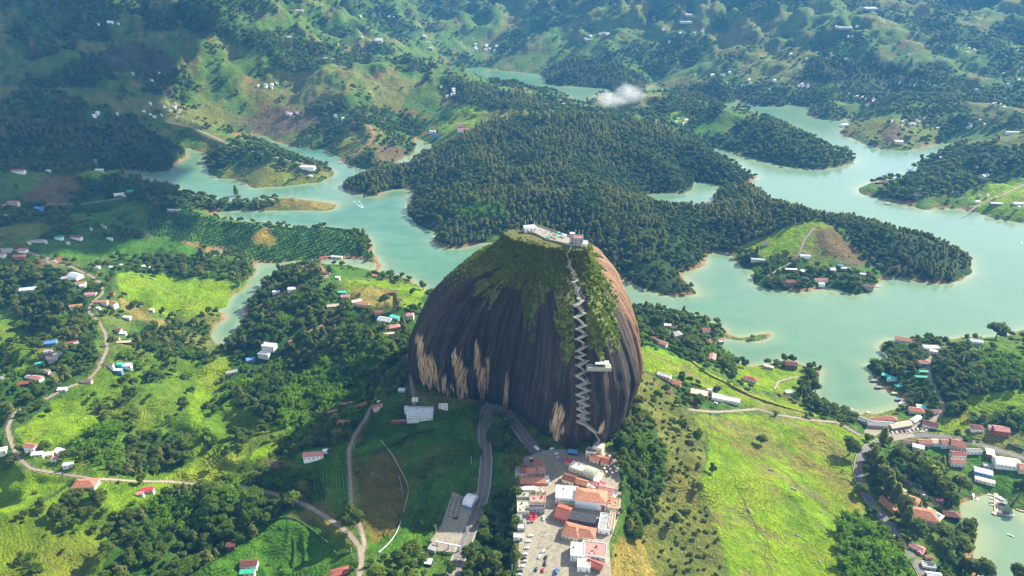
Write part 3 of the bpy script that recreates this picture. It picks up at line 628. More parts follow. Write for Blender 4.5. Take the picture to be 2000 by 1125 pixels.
def cloud_over(gx, gy, gz, alt, parts):
    k_ = (alt - gz) / math.tan(SUN_EL); ox, oy = gx + SUN_AZ.x * k_, gy + SUN_AZ.y * k_
    return [(ox + a_[0], oy + a_[1], alt + a_[2], a_[3], a_[4], a_[5]) for a_ in parts]
cb = []
for n_, (a_, b_, r_, gz) in enumerate([(60,50,520,280),(210,130,400,240),(40,210,340,140),(330,60,260,330),(430,95,210,320),(520,108,130,280),(330,170,150,150),(400,150,90,180)]):
    x, y = unproj(a_, max(b_, 30), gz); alt = 1650 + 70 * (n_ % 3); k_ = (alt - gz) / math.tan(SUN_EL); cb.append((float(x) + SUN_AZ.x * k_, float(y) + SUN_AZ.y * k_, alt, r_, r_ * .85, 60 + r_ * .16))
cl = lumpy('cloud', cb, cloud_m); tag(cl, kind='structure')
# ------------------------------------------------------------------ foliage
def leaf_mat(name, lo, hi, warm=None):
    m = NT(name); oi = m.N('ShaderNodeObjectInfo'); g = m.N('ShaderNodeNewGeometry')
    rnd = oi.outputs['Random']; isl = g.outputs['Random Per Island']
    nz = m.noise(m.pos(), .012, 3, .6)
    f_ = m.math('ADD', m.math('MULTIPLY', rnd, .5), m.math('MULTIPLY', isl, .5))
    c_ = m.mix(f_, lo, hi)
    c_ = m.mix(m.ramp(nz, [(.42, 0.0), (.66, .55)]), c_, warm or tuple(x * 1.25 for x in hi))
    m.col(c_); m.rough(.7, .25)
    tr = m.N('ShaderNodeBsdfTranslucent'); m.L(c_, tr.inputs[0]); mx = m.N('ShaderNodeMixShader'); mx.inputs[0].default_value = .65
    m.L(m.p.outputs[0], mx.inputs[1]); m.L(tr.outputs[0], mx.inputs[2]); m.L(mx.outputs[0], m.out.inputs[0])
    return m.m
L_broad = leaf_mat('broadleaf', (.040, .100, .013), (.165, .250, .024), (.23, .26, .032))
L_pine = leaf_mat('pine_needles', (.12, .165, .034), (.30, .33, .075), (.36, .35, .09))
L_bamboo = leaf_mat('bamboo_leaves', (.080, .200, .006), (.240, .390, .014))
L_shrub = leaf_mat('shrub_leaves', (.050, .085, .012), (.130, .165, .022), (.160, .150, .045))
L_grove = leaf_mat('grove_leaves', (.030, .100, .022), (.085, .190, .040))
BARK = simple('bark', (.16, .12, .085), .9)
def quads_mesh(name, C, N, S_, mat, cores=(), elong=1.0):
    """leaf clumps: one small four-sided face each, facing along N"""
    n = len(C); N = N / np.linalg.norm(N, axis=1, keepdims=True)
    r_ = rng.normal(size=(n, 3)); U = np.cross(N, r_); U /= np.linalg.norm(U, axis=1, keepdims=True); V = np.cross(N, U)
    S_ = np.asarray(S_)[:, None]; j = lambda: 1 + .35 * rng.uniform(-1, 1, (n, 1))
    a = C + U * S_ * j() * elong; b = C + V * S_ * j(); c_ = C - U * S_ * j() * elong; d = C - V * S_ * j()
    co = np.stack([a, b, c_, d], 1).reshape(-1, 3); q_ = np.arange(4 * n).reshape(n, 4)
    vs = [co]; fs = [tuple(int(t) for t in f) for f in q_]; off = 4 * n
    for (x, y, z, rx, ry, rz) in cores:
        bm = bmesh.new(); bmesh.ops.create_icosphere(bm, subdivisions=1, radius=1)
        vs.append(np.array([(x + v.co.x * rx, y + v.co.y * ry, z + v.co.z * rz) for v in bm.verts])); bm.verts.index_update()
        fs += [tuple(off + v.index for v in f.verts) for f in bm.faces]; off += len(bm.verts); bm.free()
    me = bpy.data.meshes.new(name); me.from_pydata(np.concatenate(vs).tolist(), [], fs); me.materials.append(mat); return me
def sphere_pts(n):
    d = rng.normal(size=(n, 3)); return d / np.linalg.norm(d, axis=1, keepdims=True)
def broad_mesh(mat, nl=9, R_=4.2, h=6.0, flat=.75, n=460, leaf=.78, name='crown'):
    C = []; N = []; cores = []
    for i in range(nl):
        a = rng.uniform(0, 6.28); rr_ = R_ * math.sqrt(rng.uniform(0, 1)) * .68 if i else 0
        lz = h + R_ * flat * (rng.uniform(-.35, .55) - .35 * rr_ / R_); lr_ = R_ * rng.uniform(.34, .52)
        x, y = rr_ * math.cos(a), rr_ * math.sin(a); d = sphere_pts(n // nl); d[:, 2] = np.where(d[:, 2] < -.35, -d[:, 2], d[:, 2])
        s_ = lr_ * rng.uniform(.82, 1.12, (len(d), 1)); C.append(np.array([x, y, lz]) + d * s_ * np.array([1, 1, flat])); N.append(d * .7 + np.array([0, 0, .75]) + rng.normal(size=d.shape) * .5)
        cores.append((x, y, lz - .1 * lr_, lr_ * .86, lr_ * .86, lr_ * .86 * flat))
    C = np.concatenate(C); N = np.concatenate(N)
    return quads_mesh(name, C, N, rng.uniform(.6, 1.15, len(C)) * leaf, mat, cores)
def pine_mesh(mat, H_=10.5, R_=3.5, n=520, name='crown'):
    C = []; N = []
    for i in range(n):
        t = rng.uniform(0, 1)**.8; z = H_ * (.18 + .82 * t); a = rng.uniform(0, 6.28)
        pr = R_ * (1 - t)**.55 * (1 + .22 * math.sin(a * 3 + t * 9)) * rng.uniform(.72, 1.08) * (.75 + .25 * math.sin(t * 38))
        C.append((pr * math.cos(a), pr * math.sin(a), z + rng.uniform(-.3, .3))); N.append((math.cos(a) * .5, math.sin(a) * .5, .95))
    C = np.array(C); N = np.array(N) + rng.normal(size=(n, 3)) * .6
    cores = [(0, 0, H_ * (.22 + .16 * k_), R_ * .82 * (1 - (.04 + .19 * k_))**.6, R_ * .82 * (1 - (.04 + .19 * k_))**.6, H_ * .16) for k_ in range(5)]
    return quads_mesh(name, C, N, rng.uniform(.6, 1.05, n), mat, cores)
def bamboo_mesh(mat, n_c=22, name='foliage'):
    C = []; N = []; S_ = []
    for i in range(n_c):
        a = rng.uniform(0, 6.28); lean = rng.uniform(.5, 4.6); H_ = rng.uniform(6.5, 10.5) * (1 - .04 * lean)
        for t in np.linspace(.22, 1.02, 18):
            d = lean * t**2.0 + .5; z = H_ * (t - .22 * max(0, t - .7) * 2.2)
            for q_ in range(2):
                C.append((d * math.cos(a) + rng.normal() * .28, d * math.sin(a) + rng.normal() * .28, z + rng.normal() * .3)); N.append((math.cos(a) * .5 + rng.normal() * .5, math.sin(a) * .5 + rng.normal() * .5, .9)); S_.append(.62 * (1.25 - .75 * t) * rng.uniform(.7, 1.2))
    cores = [(0, 0, 3.2, 1.7, 1.7, 3.2)]
    return quads_mesh(name, np.array(C), np.array(N), np.array(S_), mat, cores, 1.5)
def trunk_mesh(h, r0, name='trunk', limbs=True):
    vs = []; fs = []
    def tube(p0, p1, ra, rb_, k_=6):
        p0 = Vector(p0); p1 = Vector(p1); d = (p1 - p0).normalized(); u = d.orthogonal().normalized(); v_ = d.cross(u); o = len(vs)
        for p_, r_ in ((p0, ra), (p1, rb_)):
            for i in range(k_):
                an = 6.2832 * i / k_; vs.append(tuple(p_ + (u * math.cos(an) + v_ * math.sin(an)) * r_))
        for i in range(k_): fs.append((o + i, o + (i + 1) % k_, o + k_ + (i + 1) % k_, o + k_ + i))
    tube((0, 0, -1.5), (.1, .05, h * .6), r0 * 1.2, r0 * .7); tube((.1, .05, h * .6), (.2, 0, h), r0 * .7, r0 * .25)
    if limbs:
        for a in (0.3, 2.3, 4.4): tube((.08, .04, h * .55), (math.cos(a) * h * .26, math.sin(a) * h * .26, h * .9), r0 * .4, r0 * .12, 4)
    me = bpy.data.meshes.new(name); me.from_pydata(vs, [], fs); me.materials.append(BARK); return me
PROTO = {
 'broad': ([broad_mesh(L_broad), broad_mesh(L_broad, 11, 4.6, 6.5, .7), broad_mesh(L_broad, 7, 3.6, 6.2, 1.0)], trunk_mesh(6.5, .35)),
 'bright': ([broad_mesh(leaf_mat('fresh_leaves', (.050, .110, .008), (.125, .195, .016), (.17, .19, .03)), 9, 4.0, 5.6, .8), broad_mesh(bpy.data.materials['fresh_leaves'], 6, 3.4, 5.4, .9)], trunk_mesh(6, .3)),
 'pine': ([pine_mesh(L_pine), pine_mesh(L_pine, 11.5, 3.3), broad_mesh(L_pine, 8, 3.6, 6.5, 1.1, 460, .72)], trunk_mesh(9.5, .32, limbs=False)),
 'bamboo': ([bamboo_mesh(L_bamboo), bamboo_mesh(L_bamboo, 17)], None),
 'shrub': ([broad_mesh(L_shrub, 5, 1.9, 1.0, .7, 150, .48, 'foliage'), broad_mesh(L_shrub, 7, 2.3, .9, .6, 190, .46, 'foliage')], None),
 'grove': ([broad_mesh(L_grove, 5, 2.3, 1.8, .8, 160, .55, 'foliage')], None),
}
NAMES = {'broad': ('broadleaf_tree', 'tree'), 'bright': ('leafy_tree', 'tree'), 'pine': ('pine_tree', 'tree'), 'bamboo': ('bamboo_clump', 'bamboo'), 'shrub': ('shrub', 'shrub'), 'grove': ('orchard_tree', 'tree')}
# ------------------------------------------------------------------ where trees stand
BLOCK = []          # (x, y, radius) kept clear of trees: filled by houses before planting
def plant_points():
    out = {k: [] for k in PROTO}
    def ring(r0, r1, cell):
        a = math.radians(44); xs = np.arange(-r1 * math.sin(a), r1 * math.sin(a), cell); ys = np.arange(r0 * math.cos(a), r1, cell)
        x, y = np.meshgrid(xs, ys); x = x + rng.uniform(-.42, .42, x.shape) * cell; y = y + rng.uniform(-.42, .42, y.shape) * cell
        r_ = np.hypot(x, y); m = (r_ >= r0) & (r_ < r1) & (np.abs(np.arctan2(x, y)) < a); return x[m], y[m]
    for (r0, r1, cell, sc) in ((330, 1050, 7.4, 1.12), (1050, 1750, 8.6, 1.25), (1750, 2700, 11, 1.4), (2700, 4600, 15, 1.65)):
        x, y = ring(r0, r1, cell); z = hgt(x, y); px, py = proj(x, y, z)
        m = (px > -260) & (px < 2260) & (py < 1290) & (py > -60) & (z > .9) & (hgt(x, y, D) > 2.5)
        m &= hgt(x, y, roadness) < .2
        x, y, z, px, py = x[m], y[m], z[m], px[m], py[m]
        zt = zone_at(x, y, z, 4); u = rng.uniform(0, 1, len(x))
        pa_ = fbm(x / 42, y / 42, 3, 101); pf = fbm(x / 170, y / 170, 4, 71); pg = fbm(x / 55, y / 55, 3, 103); r_ = np.hypot(x, y)
        dens = np.zeros(len(x)); nearf = r_ < 1400
        wood = np.where(nearf, np.clip(.30 + pa_ * 1.3, .03, .95), np.where(pf < .02, np.clip(.75 + pa_ * .7, .1, 1), np.clip(.03 + (pa_ - .25) * 1.2, .01, .6)))
        for k_, v_ in {0: wood, 1: .006 + .25 * (pa_ > .52), 2: .97, 3: np.clip(.84 + pa_ * .4, .4, 1), 5: .03, 16: .03, 6: .02, 7: .85, 8: .03 + .5 * (pa_ > .42), 10: .62, 11: np.clip(.30 + pa_ * 1.6, .05, .9), 12: np.clip(.42 + pa_ * 1.2, .05, .9), 13: .10, 14: .10 + .5 * (pa_ > .25), 15: .08}.items():
            dens = np.where(zt == k_, v_, dens)
        dens = np.where(zt == 4, 0, dens); dens = np.where((zt == 2) & (fbm(x / 120, y / 120, 3, 151) > .30), .45, dens)
        m = u < dens
        m &= ~inpoly(x, y, ROCKPOLY)
        for P in (PLAZA_W, PARK_W, LOT_W, YARD_W): m &= ~inpoly(x, y, P)
        for bx, by, bq in BLOCK: m &= (x - bx)**2 + (y - by)**2 > bq * bq
        x, y, z, zt, r_ = x[m], y[m], z[m], zt[m], r_[m]; u2 = rng.uniform(0, 1, len(x)); pg = pg[m]
        kd = np.full(len(x), 'broad', dtype='<U8')
        q9 = fbm(x / 110, y / 150, 3, 153); kd[(zt == 2) & (u2 < .80 - .9 * (q9 > .12))] = 'pine'; kd[(zt == 2) & (u2 > .90 - .5 * (q9 > .12))] = 'bright'; kd[(zt == 3) & (u2 > .70)] = 'bright'; kd[(zt == 3) & (u2 < .10)] = 'pine'; kd[(zt == 7)] = 'bamboo'; kd[(zt == 7) & (u2 > .9)] = 'bright'
        for q_ in (10, 13, 5): kd[(zt == q_) & (u2 < .93)] = 'shrub'
        for q_ in (11, 12): kd[(zt == q_) & (u2 < .42)] = 'shrub'; kd[(zt == q_) & (u2 > .66)] = 'bright'
        for q_ in (1, 8, 14): kd[(zt == q_) & (u2 < .55)] = 'shrub'; kd[(zt == q_) & (u2 > .8)] = 'bright'
        kd[(zt == 0) & (u2 < .22) & (r_ < 1600)] = 'shrub'; kd[(zt == 0) & (u2 > .72)] = 'bright'; kd[(zt == 0) & (r_ > 1500) & (u2 < .12)] = 'pine'
        kd[np.isin(zt, [0, 3, 11]) & (pg > .42) & (r_ < 1250)] = 'bamboo'
        kd[np.isin(zt, [3]) & (pg < -.5) & (r_ < 1250) & (r_ > 800)] = 'pine'
        s_ = sc * rng.uniform(.65, 1.25, len(x)) * np.where(zt == 2, .92, 1)
        s_ = np.where(kd == 'bamboo', s_ * 1.05, s_)
        for k_ in PROTO:
            mm = kd == k_; out[k_].append(np.stack([x[mm], y[mm], z[mm], s_[mm]], 1))
    # the terraced orchard: even rows
    xs, ys = np.meshgrid(np.arange(-620, -180, 6.3), np.arange(900, 1500, 6.3)); ca, sa_ = math.cos(.5), math.sin(.5)
    x = (xs + 400) * ca - (ys - 1200) * sa_ - 400; y = (xs + 400) * sa_ + (ys - 1200) * ca + 1200
    x = x.ravel() + rng.normal(0, .5, x.size); y = y.ravel() + rng.normal(0, .5, y.size); z = hgt(x, y); zt = zone_at(x, y, z, 1)
    m = (zt == 4) & (hgt(x, y, D) > 3) & (rng.uniform(0, 1, len(x)) < .93)
    out['grove'].append(np.stack([x[m], y[m], z[m], rng.uniform(.75, 1.1, m.sum())], 1))
    return {k: np.concatenate(v) if v else np.zeros((0, 4)) for k, v in out.items()}
def scatter_nodes(objs):
    ng = bpy.data.node_groups.new('scatter', 'GeometryNodeTree'); I = ng.interface
    I.new_socket('Geometry', in_out='INPUT', socket_type='NodeSocketGeometry'); I.new_socket('Geometry', in_out='OUTPUT', socket_type='NodeSocketGeometry')
    gi = ng.nodes.new('NodeGroupInput'); go = ng.nodes.new('NodeGroupOutput'); iop = ng.nodes.new('GeometryNodeInstanceOnPoints'); jn = ng.nodes.new('GeometryNodeJoinGeometry')
    for o in objs:
        oi = ng.nodes.new('GeometryNodeObjectInfo'); oi.transform_space = 'ORIGINAL'; oi.inputs['Object'].default_value = o; oi.inputs['As Instance'].default_value = True
        ng.links.new(oi.outputs['Geometry'], jn.inputs[0])
    def na(n_, t):
        a = ng.nodes.new('GeometryNodeInputNamedAttribute'); a.data_type = t; a.inputs[0].default_value = n_; return a.outputs['Attribute']
    ng.links.new(gi.outputs[0], iop.inputs['Points']); ng.links.new(jn.outputs[0], iop.inputs['Instance'])
    iop.inputs['Pick Instance'].default_value = True
    ng.links.new(na('kind', 'INT'), iop.inputs['Instance Index']); ng.links.new(na('rot', 'FLOAT_VECTOR'), iop.inputs['Rotation']); ng.links.new(na('scl', 'FLOAT_VECTOR'), iop.inputs['Scale'])
    ng.links.new(iop.outputs[0], go.inputs[0]); return ng
def scatter(name, P, objs, tilt=.06, sq=.12):
    n = len(P); me = bpy.data.meshes.new(name); me.vertices.add(n); me.vertices.foreach_set('co', P[:, :3].astype(np.float32).ravel())
    a = me.attributes.new('kind', 'INT', 'POINT'); a.data.foreach_set('value', rng.integers(0, len(objs), n).astype(np.int32))
    a = me.attributes.new('rot', 'FLOAT_VECTOR', 'POINT'); a.data.foreach_set('vector', np.stack([rng.normal(0, tilt, n), rng.normal(0, tilt, n), rng.uniform(0, 6.28, n)], 1).astype(np.float32).ravel())
    s_ = P[:, 3]; a = me.attributes.new('scl', 'FLOAT_VECTOR', 'POINT'); a.data.foreach_set('vector', np.stack([s_ * rng.uniform(1 - sq, 1 + sq, n), s_ * rng.uniform(1 - sq, 1 + sq, n), s_ * rng.uniform(.72, 1.1, n)], 1).astype(np.float32).ravel())
    o = link(name, me); md = o.modifiers.new('scatter', 'NODES'); md.node_group = scatter_nodes(objs); tag(o, kind='stuff'); return o
AREAS = [ # landmark pixel, phrase
 (90,980,'in the lower left corner meadow'),(60,1080,'on the rough lower left slope'),(290,1060,'below the big red-roofed farmhouse'),(420,1010,'in the shaded gully left of the lawn'),(560,950,'under the pink-roofed house'),
 (520,1070,'around the bottom lawn'),(640,980,'beside the crop rows'),(740,930,'in the brown field by the dirt lane'),(820,1000,'left of the car park'),(920,1000,'between main road and stalls'),
 (940,1100,'left of the lower plaza'),(975,830,'between the two roads under the rock'),(1230,850,'at the right foot of the rock'),(1250,950,'on the bank right of the stalls'),(1240,1060,'on the dry slope under the stalls'),(1330,950,'in the brush edging the meadow'),
 (1330,1060,'in the brush at the meadow bottom'),(1500,950,'out on the open yellow-green meadow'),(1500,1060,'low on the open yellow-green meadow'),(1650,900,'above the road beside the meadow'),(1700,1060,'in the meadow-side grove'),(1760,930,'inside the bend of the asphalt road'),
 (1830,960,'above the small harbour'),(1860,1060,'on the shore below the hotel'),(1950,900,'among the right edge waterside houses'),(1850,760,'along the lane behind the docks'),(1940,700,'on the hill at the right edge'),(1940,800,'beside the right edge meadow'),
 (1620,780,'on the near shore by the long meadow'),(1500,740,'around the lakeside lawn'),(1330,660,'among the houses beside the sand spit'),(1260,620,'beside the lake right of the rock'),(780,780,'around the silver hall'),(700,700,'on the slope left of the rock'),
 (620,760,'in the thicket left of the rock'),(560,680,'on the hillside above the narrow inlet'),(450,740,'at the head of the narrow inlet'),(350,800,'on the knolls in the left valley'),(200,850,'in the hollow above the farm track'),(60,830,'by the curving left track'),
 (100,720,'among the roofs of the left hamlet'),(230,660,'beside the village street on the left'),(280,720,'below the village street on the left'),(60,560,'on the dark slope under the village'),(330,540,'around the bright pasture on the left'),(330,640,'below the bright pasture on the left'),
 (620,540,'on the ridge above the narrow inlet'),(760,570,'on the headland left of the rock'),(150,480,'in the fields at the left edge'),(1000,480,'on the forest headland behind the rock'),(1300,520,'at the near tip of the pine forest'),(1600,520,'on the peninsula farm'),(1800,500,'on the wooded tip of the peninsula'),(1050,330,'deep in the forest behind the rock')]
AREA_XY = np.array([a[:2] for a in AREAS], float)
LOOK = {'broad': 'dark tree', 'bright': 'light green tree', 'pine': 'olive pine', 'bamboo': 'bright bamboo clump', 'shrub': 'olive shrub', 'grove': 'orchard tree'}
SHAPE = {'broad': ['round', 'spreading', 'upright'], 'bright': ['round', 'compact'], 'pine': ['slender', 'tall', 'rounded'], 'bamboo': ['dense', 'loose'], 'shrub': ['compact', 'spreading'], 'grove': ['small round']}
FEATURE = '''1703,905,pine,1.9,first pine from the top of the row along the asphalt bend
1712,928,pine,2.0,second pine from the top of the row along the asphalt bend
1722,948,pine,2.1,third pine from the top of the row along the asphalt bend
1733,966,pine,2.0,fourth pine from the top of the row along the asphalt bend
1745,984,pine,2.0,fifth pine of the row, beside the narrow orange roof
1758,1006,pine,2.2,sixth pine of the row, leaning over the hotel yard
1768,1024,pine,1.9,lowest pine of the row beside the hotel driveway
1722,868,pine,1.8,dark pine standing at the fork of the asphalt road
1736,873,pine,1.2,small thin pine right of the fork pine
1658,888,broad,2.4,large lone tree with pale trunk between meadow and asphalt bend
1486,868,broad,1.3,lone dark bush-like tree in the middle of the upper meadow
1762,905,broad,2.0,dark tree behind the left end of the roadside row
1785,912,pine,1.8,narrow dark conifer under the roadside row
1806,938,broad,3.2,great round olive tree in the middle of the bend
1775,935,broad,2.0,dark tree left of the great round olive tree
1872,962,bright,3.0,large yellow-green tree overhanging the wooded bank of the bay
1836,962,broad,2.2,tree above the pool at the end of the lane
1852,985,broad,2.1,tree between the dark pavilion and the bay
1787,1050,broad,2.3,dark round tree in front of the hotel
1836,1052,broad,2.0,dark tree in the curved garden below the hotel
1845,1100,broad,3.0,huge brown-green tree at the shore of the bay
1870,1085,broad,2.5,brown-green tree right of the huge one at the shore
1905,1128,bright,3.0,tall airy tree in front of the glittering water
1988,972,broad,2.6,dark tree at the right edge beside the grey jetty
1985,1140,bright,2.4,leafy tree top at the bottom right corner
1216,842,bright,2.6,tall fresh green tree against the right foot of the rock
1222,880,bright,2.4,fresh green tree below the tall one at the right foot
1212,905,bright,2.0,fresh green tree beside the cream parasols
1944,662,broad,3.0,big dark solitary tree on the shore at the right
1282,648,broad,2.7,big dark tree right of the rock at the lakeside
1346,655,bamboo,2.0,large bamboo clump above the lakeside houses
1350,688,broad,2.6,massive tree in the middle of the lakeside houses
1400,645,broad,1.5,lone dark tree at the root of the sand spit
1452,717,bright,1.9,leafy tree standing at the water on the lakeside lawn
1417,712,bright,1.4,yellowish tree at the top of the flowering hedge
1592,766,broad,2.2,round dark tree at the right point of the lakeside lawn
1564,768,pine,1.3,slim cypress-like pine left of the round dark tree
1598,800,broad,1.8,tree on the near shore below the lawn point
1245,640,bamboo,1.8,bamboo clump peeping out right of the rock
972,842,broad,2.0,dark tree in the wedge between the two roads, upper
968,868,broad,2.2,dark tree in the wedge between the two roads, lower
995,922,broad,2.0,dark tree left of the upper stalls
691,1030,bright,2.3,round green tree covering the dirt road end
806,1088,broad,1.8,dark lone tree on the green slope left of the car park
706,925,broad,1.9,dark tree in the brown field beside the lane
573,990,broad,1.9,grey-brown round tree at the start of the dirt road
500,990,broad,2.1,dark tree left of the grey-brown round tree
412,975,broad,2.2,dark tree on the edge of the farm road
352,870,broad,1.7,tree beside the mound in the left valley
462,382,pine,1.8,lone tall pine rising from the narrow strip of land
827,566,broad,1.9,round tree touching the left outline of the rock
752,596,broad,1.9,round dark tree on the tan clearing
775,602,pine,1.8,dark upright conifer left of the rock
1828,372,pine,1.3,upright dark conifer on the right bank
1783,330,broad,1.7,pale solitary tree at the point of the right bank
648,890,bright,1.2,small tree right of the long pink roof
160,880,bamboo,1.9,large bamboo clump beside the curving farm track
225,860,bamboo,2.0,large bamboo clump in the middle of the left hollow
600,750,bamboo,2.1,great bright bamboo stand left of the rock, upper
570,790,bamboo,2.2,great bright bamboo stand left of the rock, left
640,795,bamboo,2.3,great bright bamboo stand left of the rock, middle
690,720,bamboo,2.1,great bright bamboo stand left of the rock, top right
590,830,bamboo,2.0,great bright bamboo stand left of the rock, lowest
1640,1040,bamboo,2.0,big bamboo clump at the meadow corner by the road, leftmost
1690,1050,bamboo,2.3,big bamboo clump at the meadow corner by the road, upper
1710,1090,bamboo,2.4,big bamboo clump at the meadow corner by the road, lower
1755,1110,bamboo,2.2,big bamboo clump at the meadow corner by the road, rightmost
880,1118,bright,1.4,yellow-green tree at the bottom below the entrance arch
915,1095,bright,1.6,yellow-green tree right of the entrance arch
965,1105,broad,1.7,dark tree under the left parking row
985,1075,bright,1.6,grey-green tree beside the left parking row'''.split('\n')
FEAT = []
for ln in FEATURE:
    a_, b_, k_, s_, lab = ln.split(',', 4); p = pick1(float(a_), float(b_)); s_ = float(s_); FEAT.append((p, k_, s_, lab)); BLOCK.append((p[0], p[1], 3.0 * s_))
def plant():
    for i, (p, k_, s_, lab) in enumerate(FEAT):
        crowns, trunk = PROTO[k_]; nm, cat = NAMES[k_]; cm = crowns[i % len(crowns)]
        if trunk is None: t = link(nm, cm)
        else: t = empty(nm, (0, 0, 0)); link('crown', cm, t); link('trunk', trunk, t)
        t.location = (p[0], p[1], p[2] - .3); t.rotation_euler = (0, 0, i * 1.3); t.scale = (s_, s_, s_ * (1.15 if k_ == 'pine' else 1)); tag(t, lab, cat)
    pts = plant_points()
    for k_, P in pts.items():
        P = P[np.argsort(-P[:, 3] / np.hypot(P[:, 0], P[:, 1] ))]
        px, py = proj(P[:, 0], P[:, 1], P[:, 2] + 3); vis = (px > 5) & (px < 1995) & (py > 5) & (py < 1135)
        rm = (px > 810) & (px < 1235) & (py > 455) & (py < 860) & (P[:, 1] > 640); vis &= ~rm
        nmax = {'grove': 120}.get(k_, 240); order = np.nonzero(vis)[0][:nmax]; crowns, trunk = PROTO[k_]; nm, cat = NAMES[k_]; heads = []
        for n_, i in enumerate(order):
            x, y, z, s_ = P[i]; d2 = (AREA_XY[:, 0] - px[i])**2 + (AREA_XY[:, 1] - py[i])**2; ph = AREAS[int(np.argmin(d2))][2]
            cm = crowns[n_ % len(crowns)]; size = 'small ' if s_ < .95 else ('large ' if s_ > 1.3 else '')
            dx_, dy_ = px[i] - AREA_XY[int(np.argmin(d2)), 0], py[i] - AREA_XY[int(np.argmin(d2)), 1]
            side = ('upper ' if dy_ < -12 else 'lower ' if dy_ > 12 else '') + ('left' if dx_ < -18 else 'right' if dx_ > 18 else 'middle'); shp = SHAPE[k_][n_ % len(SHAPE[k_])]
            size = {'small ': 'small ', 'large ': 'large '}.get(size, 'medium ') if k_ in ('broad', 'bright', 'pine') else ''
            lab = size + shp + ' ' + LOOK[k_] + ' ' + ph + ', ' + side
            if trunk is None: t = link(nm, cm); heads.append(t)
            else:
                t = empty(nm, (0, 0, 0)); c_ = link('crown', cm, t); heads.append(c_); link('trunk', trunk, t)
            t.location = (x, y, z - .3); t.rotation_euler = (0, 0, rng.uniform(0, 6.28)); t.scale = (s_, s_ * rng.uniform(.9, 1.1), s_ * rng.uniform(.9, 1.2))
            tag(t, lab, cat, LOOK[k_] + 's ' + ph)
        rest = np.ones(len(P), bool); rest[order] = False
        if rest.any() and heads:
            scatter({'broad': 'broadleaf_woodland', 'bright': 'leafy_woodland', 'pine': 'pine_forest', 'bamboo': 'bamboo_thicket', 'shrub': 'scrub', 'grove': 'orchard_rows'}[k_], P[rest], heads[:len(crowns)])
        print('PLANT', k_, len(P))
# ------------------------------------------------------------------ building kit
PAL = {'T':(.36,.145,.085),'O':(.47,.20,.11),'P':(.50,.22,.19),'C':(.50,.05,.09),'D':(.15,.055,.042),'B':(.19,.115,.08),'W':(.80,.79,.76),'G':(.30,.30,.29),'S':(.52,.55,.56),'M':(.62,.54,.40),
       'E':(.03,.36,.20),'A':(.06,.46,.38),'U':(.10,.27,.55),'K':(.045,.048,.055),'R':(.29,.085,.06),'Y':(.60,.36,.06),'L':(.33,.35,.25),'N':(.55,.44,.33)}
def roof_mat(k):
    key = ('roof', k)
    if key in _mc: return _mc[key]
    c_ = PAL[k]; m = NT('roofing'); p = m.N('ShaderNodeTexCoord').outputs['Object']; wp = m.pos()
    st = m.noise(wp, .45, 5, .7); wv = m.N('ShaderNodeTexWave'); wv.wave_type = 'BANDS'; wv.bands_direction = 'X'
    mp = m.N('ShaderNodeMapping'); m.L(wp, mp.inputs[0]); mp.inputs['Rotation'].default_value = (0, 0, .35); m.L(mp.outputs[0], wv.inputs[0]); wv.inputs['Scale'].default_value = .9; wv.inputs['Distortion'].default_value = 1
    r_ = m.ramp(st, [(.30, tuple(x * .55 for x in c_)), (.5, c_), (.74, tuple(min(.85, x * 1.25 + .04) for x in c_))])
    r_ = m.mix(m.math('MULTIPLY', wv.outputs['Fac'], .35), r_, tuple(x * .55 for x in c_))
    m.col(r_); m.rough(.65 if k in 'WSAE' else .85, .3); m.bump(wv.outputs['Fac'], .5, .08); _mc[key] = m.m; return m.m
def wall_mat(k):
    return paint(PAL[k], .85, .16, .5, 'painted_wall')
GLASS = NT('window_glass'); GLASS.col((.03, .04, .05)); GLASS.rough(.12, .6); GLASS = GLASS.m
_um = {}
